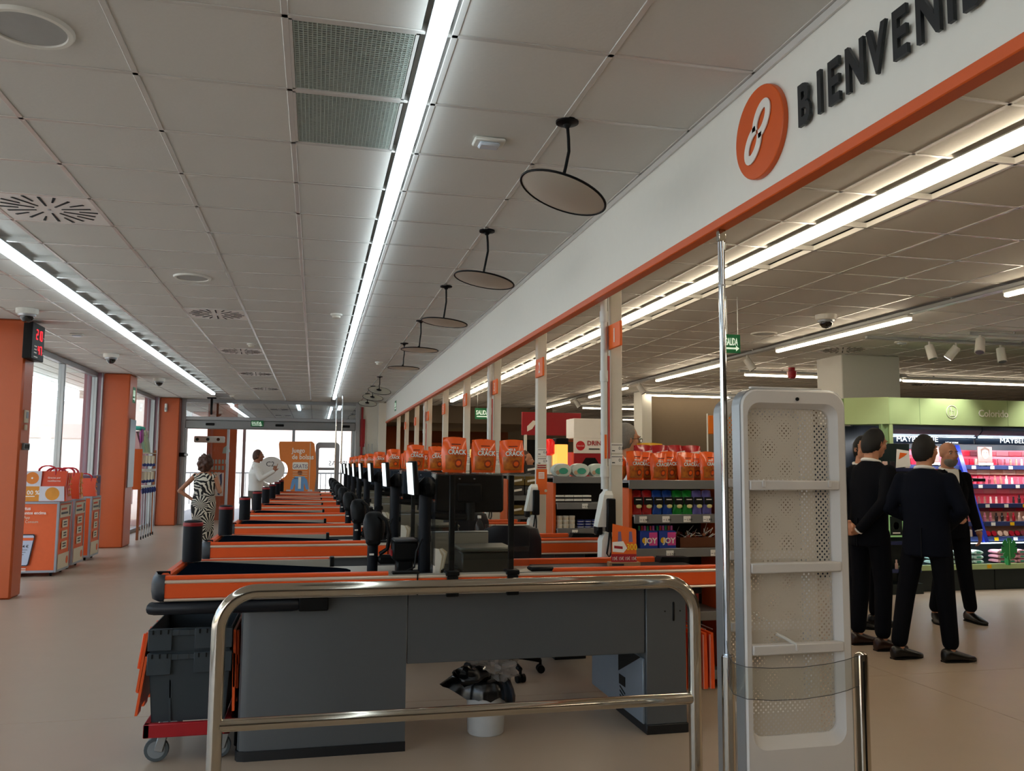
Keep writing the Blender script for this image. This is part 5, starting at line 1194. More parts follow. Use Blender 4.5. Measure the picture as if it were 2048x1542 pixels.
for q in range(3): MB().box(-3.02, -3.016, 10.08, 10.16, 2.71-q*.035, 2.722-q*.035).build('text_line', m_whiteink, t)
MB().box(-3.02, -3.016, 10.08, 10.2, 2.595, 2.607).build('text_line', m_whiteink, t)
t = thing('control_panel', 'cream control panel on the side of the nearest orange pillar', 'control panel', (-3.1, 10.25, 1.9)); MB().box(-3.11, -3.09, 10.17, 10.28, 1.88, 2.02, .004).build('case', m_cream, t); MB().box(-3.089, -3.085, 10.19, 10.26, 1.93, 2.0).build('window', m_dispf, t); MB().box(-3.11, -3.09, 10.2, 10.26, 1.80, 1.86, .004).build('switch', m_cream, t)
t = thing('sign_holder', 'grey card holder low on the side of the nearest orange pillar', 'holder', (-3.1, 10.25, 1.6)); MB().box(-3.11, -3.085, 10.17, 10.36, 1.585, 1.66, .004).build('case', m_grey, t); [MB().box(-3.086, -3.081, 10.2+q*.05, 10.225+q*.05, 1.6, 1.645, R=rot('X', -.3)).build('card', m_black, t) for q in range(3)]
t = thing('notice_panel', 'tall pale blue frosted panel on the side of the middle orange pillar', 'panel', (-3.18, 16.2, 1.1)); MB().box(-3.188, -3.172, 15.97, 16.42, 1.03, 2.22, .003).build('sheet', mat('frosted_blue', '9fb4c0', .3), t); MB().box(-3.19, -3.172, 15.95, 15.97, 1.02, 2.23).build('edge', m_alu, t)
exit_sign(-3.186, 16.1, 2.52, .22, .28, 'green emergency sign on the middle orange pillar', False, RT)
t = thing('alarm_sensor', 'small white sensor high on the orange pillar beside the exit doors', 'sensor', (-3.5, 21.28, 2.7)); MB().box(-3.5, -3.44, 21.24, 21.298, 2.66, 2.86, .015).build('case', m_white, t); MB().box(-3.49, -3.45, 21.235, 21.241, 2.7, 2.76, .004).build('lens', m_dispf, t)
# ------------------------------------------------------------------ mop rack by the far window
t = thing('mop_rack', 'orange-ended rack of mops and brushes between the two far orange pillars', 'rack', (-3.35, 18, 0))
MB().box(-3.55, -3.22, 17.38, 17.42, .95, 1.72, .005).build('end_panel', m_orange2, t)
for x in (-3.52, -3.25): MB().box(x-.02, x+.02, 17.38, 17.42, 0, .95).build('leg', m_brown, t)
for x in (-3.52, -3.25): MB().box(x-.02, x+.02, 18.85, 18.89, 0, 1.72).build('leg', m_brown, t)
for z in (1.0, 1.32, 1.66): MB().box(-3.55, -3.22, 17.42, 18.87, z-.015, z, .003).build('shelf_board', m_cream, t)
for z in (.98, 1.31): MB().box(-3.23, -3.215, 17.42, 18.87, z-.02, z+.03, .002).build('price_rail', m_paper, t)
m_blue = mat('brush_blue', '1c2f78', .5)
for r0_, z in enumerate((1.40, 1.08)):
    for q in range(4):
        y = 17.6+q*.32; t = thing('hanging_brush', 'blue brush head pack hanging on the %s row of the mop rack, %s' % (['upper', 'lower'][r0_], nm[q]), 'brush', (-3.25, y, z), 'brush packs on the mop rack')
        MB().box(-3.27, -3.21, y-.08, y+.08, z+.04, z+.2, .004).build('card', m_cream, t); MB().ball((-3.22, y, z+.02), (.04, .06, .035), 12, 8).build('head', m_blue, t)
for q in range(6):
    y = 17.5+q*.24; t = thing('mop', 'long-handled mop standing in the rack, %s from the near end' % nm[q], 'mop', (-3.2, y, 0), 'long mops in the rack')
    MB().cyl((-3.2, y, .04), (-3.21, y, .92), .009, n=8).build('handle', m_alu, t); MB().ball((-3.2, y, .92), (.03, .05, .06), 12, 8).build('head', m_blue, t); MB().cyl((-3.2, y, 0), (-3.2, y, .06), .012, n=8).build('tip', m_black, t)
for q, (y, c, l) in enumerate(((17.55, 'c9a0a0', 'pinkish'), (17.8, '8fae98', 'grey green'), (18.1, 'aebb90', 'pale green'), (18.4, 'a8b094', 'dull green'))):
    t = thing('tote_bag', l+' paper bag standing on top of the mop rack', 'bag', (-3.38, y, 1.661), 'bags on top of the mop rack')
    MB().loft([[(-3.48, y-.12, 1.661), (-3.28, y-.12, 1.661), (-3.28, y+.12, 1.661), (-3.48, y+.12, 1.661)], [(-3.45, y-.1, 1.85), (-3.3, y-.1, 1.85), (-3.3, y+.11, 1.85), (-3.45, y+.11, 1.85)], [(-3.40, y-.13, 2.05+.02*q), (-3.36, y-.13, 2.05+.02*q), (-3.36, y+.13, 2.07), (-3.40, y+.13, 2.07)]]).build('sheet', mat('tote_%d' % q, c, .7), t)
    MB().tube([(-3.33, y-.06, 1.98), (-3.32, y-.05, 2.1), (-3.32, y+.05, 2.1), (-3.33, y+.06, 1.98)], .006, 6).build('handle', m_cream, t)
t = thing('teal_cloth', 'turquoise and magenta cloth folded over the bags on the mop rack', 'cloth', (-3.36, 17.55, 2.1)); MB().box(-3.44, -3.27, 17.4, 17.85, 2.09, 2.16, .02).build('turquoise_part', mat('turquoise', '3fb8a4', .6), t); MB().box(-3.29, -3.25, 17.4, 17.6, 1.85, 2.09, .015, R=rot('X', .3)).build('magenta_part', mat('magenta', '9a3a86', .6), t)
# ------------------------------------------------------------------ standee and far antenna
t = thing('standee', 'big orange cardboard standee reading Juego de bolsas GRATIS before the exit doors', 'standee', (-.4, 20.3, 0))
o_ = (-.83, 20.3, 0); P = [(.10, 0), (.70, 0), (.80, .5), (.86, 1.2), (.84, 1.65), (.80, 1.93), (.74, 1.98), (.02, 1.97), (0, 1.92), (.03, 1.6), (.06, 1.52)]+[(.06+.16*math.sin(a), 1.32+.2*math.cos(a)) for a in np.linspace(.3, PI-.3, 8)]+[(.06, 1.12), (.10, .9)]
P = P[::-1] if False else P
MB().prism(P, (o_[0], o_[1], 0), *FR, .06).build('board', mat('standee_orange', 'e8843a', .5), t)
MB().box(-.28, -.24, 20.305, 20.7, 0, .5).build('prop', m_card, t)
MB().box(-.13, -.115, 20.236, 20.24, .05, 1.95).build('fold_line', m_cream, t)
for q, (s_, z, b_) in enumerate((('Juego', 1.72, .02), ('de bolsas', 1.57, .02))): lettering(t, s_, (-.53, 20.238, z), FR, .155, m_whiteink, bold=b_, xs=.85)
MB().prism(rrect(-.51, -.16, 1.33, 1.5, .03, 4), (0, 20.24, 0), *FR, .006).build('white_label', m_whiteink, t); lettering(t, 'GRATIS', (-.335, 20.232, 1.36), FR, .135, mat('print_violet2', '4a3a6a', .5), align='CENTER', xs=.75)
for q in range(4): MB().box(-.5, -.17-.1*(q == 3), 20.236, 20.24, 1.27-q*.05, 1.282-q*.05).build('text_line', m_cream, t)
m_den = mat('denim_print', '6fa2d8', .7)
fg = MB().prism([(-.1, .62), (.1, .62), (.1, .86), (.15, .70), (.21, .71), (.17, .92), (.1, 1.0), (-.1, 1.0), (-.17, .92), (-.21, .71), (-.15, .70), (-.1, .86)][::-1], (-.34, 20.24, .17), (-1, 0, 0), (0, 0, 1), -.004).build('printed_jacket', m_den, t)
MB().box(-.37, -.31, 20.233, 20.236, .89, 1.16).build('printed_shirt', m_whiteink, t); MB().lathe((-.34, 20.237, 1.24), [(0, -.004), (.045, -.003), (.046, .001)], 18, R=rot('X', PI/2)).build('printed_face', mat('skin_print2', 'b8876a', .6), t); MB().prism([(-.05, 0), (.05, 0), (.045, .04), (0, .055), (-.045, .04)], (-.34, 20.235, 1.255), *FR, .002).build('printed_hair', m_brown, t)
for s_ in (-1, 1): MB().prism([(-.06, 0), (.06, 0), (.05, .1), (-.05, .1)], (-.34+s_*.24, 20.236, .77), *FR, .002).build('printed_bag', m_wpr, t)
t = thing('speech_disc', 'round white cardboard disc standing left of the orange standee', 'disc', (-1.0, 20.2, 0)); MB().lathe((-.98, 20.2, 1.32), [(0, -.01), (.3, -.01), (.3, .01), (0, .01)], 36, R=rot('X', PI/2)).build('disc', translucent('backlit_card', 'f4f2ee'), t); lettering(t, 'C2', (-1.1, 20.185, 1.4), FR, .16, m_greyd); MB().box(-1.0, -.96, 20.2, 20.22, 0, 1.03).build('stick', m_card, t)
t = thing('security_antenna', 'white frame antenna far away beside the orange standee', 'antenna', (.27, 20.5, 0))
ring3([(rrect(.0, .55, 0, 1.97, .09, 6, .004), 20.48), (rrect(.08, .47, .35, 1.84, .04, 6), 20.48), (rrect(.08, .47, .35, 1.84, .04, 6), 20.54), (rrect(.0, .55, 0, 1.97, .09, 6, .004), 20.54), (rrect(.0, .55, 0, 1.97, .09, 6, .004), 20.48)]).build('frame', mat('antenna_grey', '9a9ca2', .4), t)
for z in (1.35, .85): MB().box(.07, .48, 20.485, 20.535, z-.03, z+.03, .005).build('cross_bar', mat('antenna_grey', '9a9ca2', .4), t)
for x, l in ((.43, 'left one of two slim steel poles before the exit doors'), (.56, 'right one of two slim steel poles before the exit doors')): MB().cyl((x, 19.3, 0), (x, 19.3, ZC-.004), .016, n=12).build('pole', m_chrome, label=l, cat='pole')
# ------------------------------------------------------------------ lettering and emblem on the fascia
t = thing('welcome_sign', 'raised black letters BIENVENIDOS with a round orange emblem on the white fascia', 'sign', (1.66, 2.2, 2.6))
X = 1.652
def disc(rad, y, z, m, nm, d_=.012, x=X, par=t): return MB().lathe((x, y, z), [(0, d_), (rad-.003, d_), (rad, d_-.003), (rad, -.01)], 48, R=rot('Y', -PI/2)).build(nm, m, par)
em = disc(.18, 2.885, 2.748, m_orange, 'emblem')
m_emb = mat('emblem_white', 'e8e4dc', .5)
def link(cy, cz, s_):
    # an open oval link, drawn as a thick band
    o_ = []
    for a in np.linspace(-.35*PI, 1.35*PI, 26):
        o_.append((.034*math.cos(a), .056*math.sin(a)))
    th = .72; P = []
    for (a, b_) in o_:
        a, b_ = (a*s_, b_*s_)
        P.append((X-.0145, cy-(a*math.cos(th)+b_*math.sin(th)), cz+(-a*math.sin(th)+b_*math.cos(th))))
    m_ = MB(); n = len(P); V = []; F = []; P = np.array(P); T = np.gradient(P, axis=0); T /= np.linalg.norm(T, axis=1)[:, None]; Nn = np.stack([np.zeros(n), -T[:, 2], T[:, 1]], 1)*.0175
    for i in range(n): V += [tuple(P[i]+Nn[i]), tuple(P[i]-Nn[i]), tuple(P[i]-Nn[i]-[.004, 0, 0]), tuple(P[i]+Nn[i]-[.004, 0, 0])]
    for i in range(n-1): F += [(4*i+q, 4*i+(q+1) % 4, 4*i+4+(q+1) % 4, 4*i+4+q) for q in range(4)]
    F += [(0, 1, 2, 3), (4*n-1, 4*n-2, 4*n-3, 4*n-4)]
    m_.add(V, F).build('emblem_link', m_emb, em, smooth=False)
link(2.852, 2.788, 1.12); link(2.918, 2.708, -1.12)
ys = [2.607, 2.488, 2.425, 2.329, 2.222, 2.098, 1.997, 1.874, 1.819, 1.70, 1.59]
m_let = mat('letter_black', '15191c', .45)
for ch, y in zip('BIENVENIDOS', ys):
    mb = text_mb(ch, (X, y, 2.661), *LF, .205, depth=.012, bold=.03, xs=.66, res=3)
    if mb.v:
        v = np.array(mb.v); v[:, 1] += y-v[:, 1].max(); mb.v = [tuple(p) for p in v]; mb.build('letter', m_let, t, smooth=False)
# ------------------------------------------------------------------ people
m_suit = mat('suit_navy', '080a11', .85, var=.12, scale=30, spec=.12); m_suit2 = mat('suit_midnight', '080d19', .85, var=.1, scale=30, spec=.12); m_shirt = mat('shirt_white', 'e4e3df', .75, var=.03)
m_shoe = mat('shoe_brown', '2a1710', .3, var=.1); m_shoeb = mat('shoe_black', '0c0b0b', .28)
m_skin = mat('skin', 'b98264', .55, var=.06, scale=40); m_lip = mat('lip', '9a5a4a', .5); m_eye = mat('eye_white', 'd8d2ca', .3, var=0); m_iris = mat('iris', '2a1a12', .2, var=0)
m_hairb = mat('hair_black', '070606', .7, var=.3, scale=90); m_hairg = mat('hair_grey', '726d66', .6, var=.35, scale=90); m_hairbr = mat('hair_brown', '4a2c1e', .55, var=.35, scale=80)
m_trou = mat('trousers_taupe', '5a554c', .8); m_zebra = mat_leaves('leaf_print', '0a0908', 'd8d2c2', 4.2, 17)
def remeshed(mb, name, m, parent, vox, smooth=4, R=None, loc=(0, 0, 0)):
    V = np.array(mb.v); me = bpy.data.meshes.new(name); me.from_pydata(V.tolist(), [], mb.f); me.update()
    o = bpy.data.objects.new('tmp', me); C.objects.link(o)
    md = o.modifiers.new('r', 'REMESH'); md.mode = 'VOXEL'; md.voxel_size = vox
    if smooth: sm = o.modifiers.new('s', 'SMOOTH'); sm.iterations = smooth; sm.factor = .5
    dg = bpy.context.evaluated_depsgraph_get(); new = bpy.data.meshes.new_from_object(o.evaluated_get(dg))
    bpy.data.objects.remove(o); bpy.data.meshes.remove(me); new.name = name
    for q in (m if isinstance(m, (list, tuple)) else [m]): new.materials.append(q)
    new.polygons.foreach_set('use_smooth', [True]*len(new.polygons))
    ob = bpy.data.objects.new(name, new); C.objects.link(ob); ob.parent = parent; return ob
def sstep(a, b_, x):
    t = min(1, max(0, (x-a)/(b_-a))); return t*t*(3-2*t)
def hand(mb, w, d, side, curl=.5, point=False, k=1.0):
    """five-fingered hand from wrist w along d; side = direction of the thumb"""
    w = np.array(w, float); d = np.array(d, float); d /= np.linalg.norm(d); s = np.array(side, float); s -= d*(s@d); s /= np.linalg.norm(s); n = np.cross(d, s)
    L = [.068, .078, .072, .055]; off = [.028, .01, -.009, -.027]
    mb.cap(w-d*.02, w+d*.03, .026*k, .03*k, 10)
    for i in range(4):
        b_ = w+d*.085*k+s*off[i]*k; mb.cap(w+d*.02*k+s*off[i]*.7*k, b_, .014*k, .0115*k, 8)
        p = b_; a = 0; c_ = curl if not (point and i == 0) else .05
        if point and i: c_ = 1.35
        for j, fr_ in enumerate((.45, .32, .23)):
            a += c_*(.7 if j == 0 else 1); q = p+(d*math.cos(a)+n*math.sin(a))*L[i]*fr_*1.15*k; mb.cap(p, q, (.0105-.001*j)*k, (.0095-.001*j)*k, 8); p = q
    p = w+d*.02*k+s*.02*k; q = p+(d*.6+s*.8)*.04*k; mb.cap(p, q, .014*k, .012*k, 8); r_ = q+(d*.85+s*.25+n*.4*curl)*.036*k; mb.cap(q, r_, .0115*k, .009*k, 8)
def person(name, label, loc, face, h, J, outfit, hair='short', m_hair=None, skin=None, head_yaw=0, head_pitch=0, beard=None, glasses=False, build=1.0, feet=None, vox=.0075):
    m_hair = m_hair or m_hairb; skin = skin or m_skin; t = thing(name, label, 'person', loc); k = h/1.75
    P = dict(sl=(.178, .01, 1.392), sr=(-.178, .01, 1.392), el=(.235, .04, 1.14), er=(-.235, .04, 1.14), wl=(.235, -.04, .90), wr=(-.235, -.04, .90),
             hl=(.095, 0, .92), hr=(-.095, 0, .92), kl=(.115, -.015, .50), kr=(-.115, -.015, .50), al=(.125, .02, .09), ar=(-.125, .02, .09), hdl=(0, -.2, -1), hdr=(0, -.2, -1), lean=0)
    P.update(J); P = {a: (np.array(b_, float) if a != 'lean' else b_) for a, b_ in P.items()}
    Rz = rot('Z', face)
    def fin(mb):       # to the thing's own frame
        V = np.array(mb.v); z = V[:, 2]; V[:, 1] -= P['lean']*np.clip(z-.9, 0, 2); mb.v = [tuple(p) for p in (V*k)@Rz.T]; return mb
    hc = np.array([0, -.02, 1.625]); Rh = rot('Z', head_yaw)@rot('X', head_pitch)
    def H(x, y, z): return tuple(hc+Rh@np.array([x, y, z]))
    # body: one continuous skin surface
    b = MB()
    b.ball(H(0, .012, .028), (.073, .092, .086), 18, 12, R=Rh); b.ball(H(0, -.018, -.03), (.061, .076, .086), 18, 12, R=Rh); b.ball(H(0, -.052, -.088), (.036, .034, .028), 12, 8, R=Rh)
    b.cap(H(0, -.088, .012), H(0, -.108, -.028), .008, .0135, 8); b.ball(H(0, -.1, -.034), (.018, .014, .01), 10, 6, R=Rh); b.cap(H(-.036, -.078, .024), H(.036, -.078, .024), .012, .012, 8)
    b.cap(H(-.018, -.083, -.066), H(.018, -.083, -.066), .010, .010, 8)
    for s_ in (-1, 1):
        b.ball(H(s_*.074, .008, -.004), (.010, .021, .032), 10, 8, R=Rh); b.ball(H(s_*.042, -.06, -.02), (.02, .02, .022), 10, 6, R=Rh)
    b.cap((0, .018, 1.42), H(0, .02, -.05), .06*build, .055, 14)
    def ring(z, rx, ry, cy, n=22): return [(rx*math.cos(a), cy+ry*math.sin(a), z) for a in np.arange(n)/n*2*PI]
    B_ = build
    b.loft([ring(.86, .15*B_, .10*B_, .01), ring(1.05, .14*B_, .095*B_, .01), ring(1.25, .165*B_, .105*B_, .01), ring(1.40, .17*B_, .08, .015), ring(1.47, .06, .055, .018)])
    for s_ in 'lr':
        b.cap(P['s'+s_], P['e'+s_], .046, .038, 10); b.cap(P['e'+s_], P['w'+s_], .038, .026, 10)
        b.cap(P['h'+s_], P['k'+s_], .078, .052, 10); b.cap(P['k'+s_], P['a'+s_], .05, .036, 10)
        dr = P['hd'+s_]; sx = 1 if s_ == 'l' else -1
        hand(b, P['w'+s_], dr, J.get('th'+s_, (-sx*.3, -1, .1) if abs(dr[2]) > .5 else (0, 0, 1)), J.get('cu'+s_, .45), J.get('pt'+s_, False))
    remeshed(fin(b), 'body', skin, t, vox, 2)
    # face details
    for s_ in (-1, 1):
        e = fin(MB().ball(H(s_*.031, -.083, .004), (.0125, .007, .0085), 10, 8, R=Rh)); e.v = e.v; eo = e.build('eye', m_eye, None); eo.parent = t; eo.location = 0*eo.location+Vector(eo.location)
        i_ = fin(MB().ball(H(s_*.031, -.0885, .004), (.006, .003, .007), 8, 6, R=Rh)).build('iris', m_iris, None); i_.parent = eo; i_.location = i_.location-eo.location
        w = fin(MB().tube([H(s_*.014, -.092, .022), H(s_*.03, -.094, .028), H(s_*.048, -.083, .022)], [.0035, .0045, .003], 6)).build('eyebrow', m_hair if hair != 'bald' else m_hairg, None); w.parent = t
    w = fin(MB().ball(H(0, -.0895, -.064), (.024, .006, .0045), 12, 6, R=Rh).ball(H(0, -.088, -.073), (.02, .006, .005), 12, 6, R=Rh)).build('lips', m_lip, None); w.parent = t
    # hair
    def scalp(lo, rad, ctr, soft=.12, fnz=None, inner=.80, n=30, kk=22, tex=0):
        nz = noisy(17, tex, 9) if tex else None
        def fn(x, y, z):
            s_ = fnz(x, y, z); v = inner+(1-inner)*sstep(lo-soft, lo+soft, s_)
            return v*(nz(x, y, z) if nz else 1)
        return MB().ball(H(*ctr), rad, n, kk, R=Rh, fn=fn)
    if hair == 'short': hm = scalp(.04, (.0835, .102, .130), (0, .014, -.004), .14, lambda x, y, z: z+1.15*y+.4*abs(x), tex=.012)
    elif hair == 'curly': hm = scalp(-.3, (.128, .13, .165), (0, .03, -.022), .25, lambda x, y, z: y*1.0+z*.55, .62, 48, 36, .09)
    elif hair == 'long': hm = scalp(-.05, (.088, .115, .20), (0, .03, -.06), .15, lambda x, y, z: y*1.0+z*.7, .66, 30, 24, .04)
    else: hm = None
    if hm: o = fin(hm).build('hair', m_hair, None, ang=80); o.parent = t
    if beard:
        o = fin(MB().ball(H(0, -.028, -.058), (.0650, .0665, .072), 30, 22, R=Rh, fn=lambda x, y, z: .84+.18*sstep(-.05, .15, -z+.12*max(0, -y)-.5*max(0, y)))).build('beard', beard, None, ang=80); o.parent = t
    if glasses:
        g = MB()
        for s_ in (-1, 1):
            g.tube([H(s_*.033+.022*math.cos(a), -.100-.0*a, .0+.016*math.sin(a)) for a in np.arange(16)/16*2*PI], .002, 6, closed=True); g.tube([H(s_*.055, -.098, .006), H(s_*.076, -.05, .008), H(s_*.078, .01, .004)], .002, 6)
        g.tube([H(-.011, -.1, .003), H(.011, -.1, .003)], .002, 6); o = fin(g).build('spectacles', m_black, None); o.parent = t
    # clothes
    T = outfit.get('top'); cut = outfit.get('hem', .80)
    def torso(g, extra=0.0):
        return [ring(cut, (.178+g)*B_, (.118+g)*B_, .012), ring(.95, (.176+g)*B_, (.118+g)*B_, .012), ring(1.08, (.166+g)*B_, (.112+g)*B_, .01), ring(1.27, (.188+g)*B_, (.122+g)*B_, .008), ring(1.385, .182+g, .098+g, .015), ring(1.435, .152+g, .082, .018), ring(1.468, .09, .068, .02), ring(1.485, .064, .06, .02)]
    if T:
        c = MB(); c.loft(torso(.0)); th = outfit.get('thick', 1.0)
        for s_ in 'lr':
            c.ball(P['s'+s_], .061*th, 12, 8); c.cap(P['s'+s_], P['e'+s_], .060*th, .054*th, 12); c.cap(P['e'+s_], P['w'+s_]+(P['e'+s_]-P['w'+s_])*.06, .054*th, .041*th, 12)
        remeshed(fin(c), outfit.get('top_name', 'jacket'), T, t, .011, 5)
    if outfit.get('shirt'):
        c = MB()
        c.tube([(.064*math.cos(a), .018+.060*math.sin(a)-.012*(math.sin(a) < 0), 1.478+.016*math.sin(a)) for a in np.arange(24)/24*2*PI], .014, 8, closed=True)
        if outfit.get('open_front'):
            V = []; F = []
            zs = np.linspace(1.475, 1.12, 12)
            for i, z in enumerate(zs):
                w = .056*(1-i/11)+.005; ry = np.interp(z, [.95, 1.08, 1.27, 1.385, 1.44, 1.475], [.118, .112, .122, .098, .082, .064])*B_
                for j in range(5): x = (j-2)/2*w; V.append((x, .012-ry*math.sqrt(max(.1, 1-(x/(.18*B_))**2))-.021, z))
            for i in range(11):
                for j in range(4): a = i*5+j; F.append((a, a+1, a+6, a+5))
            c.add(V, F)
        o = fin(c).build('shirt', outfit['shirt'], None, ang=60); o.parent = t
        for s_ in 'lr':
            d_ = P['w'+s_]-P['e'+s_]; d_ = d_/np.linalg.norm(d_); o = fin(MB().cyl(P['w'+s_]-d_*.02, P['w'+s_]+d_*.006, .036, n=16)).build('cuff', outfit['shirt'], None); o.parent = t
        if outfit.get('open_front'):
            for s_ in (-1, 1):
                o = fin(MB().add([(s_*.07, -.058, 1.47), (s_*.05, -.130*B_, 1.33), (s_*.02, -.136*B_, 1.12), (s_*.075, -.118*B_, 1.30), (s_*.09, -.095*B_, 1.38), (s_*.1, -.05, 1.46)], [(0, 1, 2, 3, 4, 5)]).add([(s_*.07, -.064, 1.475), (s_*.05, -.138*B_, 1.33), (s_*.02, -.144*B_, 1.12), (s_*.075, -.126*B_, 1.30), (s_*.09, -.103*B_, 1.38), (s_*.1, -.056, 1.465)], [(5, 4, 3, 2, 1, 0)])).build('lapel', T, None, smooth=False); o.parent = t
    if outfit.get('vent'):
        o = fin(MB().box(-.003, .003, .125*B_, .137*B_, .80, 1.02)).build('back_vent', m_black, None); o.parent = t
    if outfit.get('legs'):
        c = MB(); c.loft([ring(.80, .155*B_, .112*B_, .012), ring(.92, .165*B_, .115*B_, .012), ring(1.02, .158*B_, .108*B_, .012)])
        for s_ in 'lr': c.cap(P['h'+s_]-[0, 0, .03], P['k'+s_], .090, .071, 12); c.cap(P['k'+s_], P['a'+s_]+[0, 0, .055], .071, .062, 12)
        remeshed(fin(c), 'trousers', outfit['legs'], t, .012, 5)
    if outfit.get('dress'):
        c = MB(); c.loft([ring(.10, .20, .17, .02), ring(.35, .185, .16, .02), ring(.62, .185, .15, .02), ring(.86, .215, .155, .03), ring(.95, .21, .145, .025), ring(1.10, .178, .12, .012), ring(1.28, .19, .122, .008), ring(1.40, .17, .085, .015), ring(1.455, .085, .06, .018)])
        c.ball((.165, .01, 1.39), (.05, .06, .05), 12, 8); c.ball((-.165, .01, 1.39), (.05, .06, .05), 12, 8)
        remeshed(fin(c), 'dress', outfit['dress'], t, .012, 4)
        bl = fin(MB().tube([(.184*math.cos(a), .012+.126*math.sin(a), 1.06) for a in np.arange(24)/24*2*PI], .012, 8, closed=True)).build('waistband', outfit['dress'], None); bl.parent = t
    ft = feet or (0, 0)
    for s_, fa in (('l', ft[0]), ('r', ft[1])):
        a = P['a'+s_]; Rf = rot('Z', fa); rg = []
        for y, w, z0, z1 in ((.075, .02, .004, .07), (.065, .034, 0, .10), (.02, .04, 0, .115), (-.05, .042, 0, .085), (-.11, .05, 0, .065), (-.16, .046, 0, .05), (-.2, .03, .002, .038), (-.212, .012, .008, .026)):
            rg.append([tuple(np.array([a[0], a[1], 0])+Rf@np.array([w*math.cos(q), y, (z0+z1)/2+(z1-z0)/2*math.sin(q)*(1 if math.sin(q) > 0 else 1)])) for q in np.arange(14)/14*2*PI])
        o = fin(MB().loft(rg)).build('shoe', outfit.get('shoes', m_shoeb), None, ang=60); o.parent = t
        so_ = fin(MB().loft([[tuple(np.array([a[0], a[1], 0])+Rf@np.array([x, y, z])) for x, y in ((-.03, .07), (.03, .07), (.042, 0), (.042, -.05), (.05, -.11), (.04, -.17), (.015, -.212), (-.015, -.212), (-.04, -.17), (-.05, -.11), (-.042, -.05), (-.042, 0))] for z in (.0, .012)])).build('sole', m_black, None); so_.parent = t
    return t
clasp = dict(el=(.255, .12, 1.16), er=(-.255, .12, 1.16), wl=(.07, .185, .96), wr=(-.07, .185, .93), hdl=(-1, .15, -.25), hdr=(1, .15, -.15), thl=(0, .2, 1), thr=(0, .2, 1))
front = dict(el=(.27, .03, 1.16), er=(-.27, .03, 1.16), wl=(.08, -.2, 1.02), wr=(-.08, -.2, 1.0), hdl=(-1, -.2, 0), hdr=(1, -.2, 0))
person('person', 'man in a navy suit seen from behind, nearest of the four suited men', (4.60, 5.70, 0), 2.15, 1.72, dict(front, al=(.20, .10, .09), ar=(-.12, -.07, .09), kl=(.16, .04, .5), lean=.03),
       dict(top=m_suit2, legs=m_suit, shirt=m_shirt, shoes=m_shoeb, vent=True), head_yaw=-.35, build=1.02, feet=(-.5, -.6))
person('person', 'man in a dark suit with hands clasped behind his back, bending towards the others', (4.47, 6.22, 0), 1.75, 1.79, dict(clasp, lean=.10),
       dict(top=m_suit, legs=m_suit, shirt=m_shirt, shoes=m_shoe, vent=True), head_yaw=-.1, head_pitch=.12, feet=(-.15, -.2))
person('person', 'bald bearded man in a dark open-collared suit facing the camera', (5.98, 7.08, 0), -.15, 1.72, dict(wl=(.27, -.03, .88), wr=(-.12, -.16, 1.0), er=(-.26, .03, 1.15), hdr=(1, -.3, -.1), al=(.17, .0, .09), ar=(-.17, .02, .09)),
       dict(top=m_suit, legs=m_suit, shirt=m_shirt, open_front=True, shoes=m_shoeb), hair='bald', beard=m_hairg, build=1.03, feet=(.1, -.35))
person('person', 'dark-haired suited man looking sideways from behind the man with clasped hands', (4.98, 7.0, 0), .15, 1.76, dict(clasp), dict(top=m_suit, legs=m_suit, shirt=m_shirt, open_front=True, shoes=m_shoeb), head_yaw=-.35, feet=(.9, .7))
person('person', 'grey-haired man with spectacles in profile behind the nearest snack shelf', (2.26, 6.02, 0), 1.62, 1.78, dict(al=(.1, .05, .09), ar=(.02, .02, .09)), dict(top=m_shirt, legs=m_suit, shirt=m_shirt, top_name='work_shirt', shoes=m_shoeb), m_hair=m_hairg, glasses=True, head_pitch=.05, feet=(.2, -.2))
person('person', 'woman in a black and white leaf-print dress seen from behind, hand on hip', (-1.69, 14.2, 0), 2.95, 1.58, dict(er=(.34, .07, 1.14) if False else (-.26, -.02, 1.12), el=(.40, .09, 1.13), wl=(.19, .06, .99), hdl=(-.8, .3, -.3), wr=(-.14, -.18, 1.2), hdr=(.6, -.3, .7), thl=(0, .3, 1), sl=(.165, .01, 1.40), sr=(-.165, .01, 1.40)), dict(dress=m_zebra, shoes=m_shoeb), hair='curly', m_hair=m_hairbr, skin=mat('skin_light', 'b07a5c', .55), build=1.06)
person('person', 'man in a white shirt pointing a finger up, in profile before the bright exit', (-1.12, 17.5, 0), 1.55, 1.74, dict(er=(-.24, -.10, 1.17), wr=(-.16, -.34, 1.32), hdr=(.1, -.25, 1), thr=(.0, -1, .2), cur=.5, ptr=True, el=(.25, .02, 1.14), wl=(.22, -.24, 1.0), hdl=(0, -1, -.1), thl=(-1, 0, .3)), dict(top=m_shirt, legs=m_trou, shirt=m_shirt, top_name='shirt_body', hem=.93, shoes=m_shoeb), m_hair=m_hairbr, build=1.25, skin=mat('skin_tan', '9a6248', .55))
person('person', 'young woman with long brown hair in profile far behind the right snack bag', (2.98, 12.0, 0), 1.3, 1.66, dict(), dict(top=mat('blouse_rust', '6e3a28', .8), legs=m_suit, top_name='blouse', shoes=m_shoeb), hair='long', m_hair=m_hairbr, build=.88, skin=mat('skin_light', 'b07a5c', .55), vox=.01)
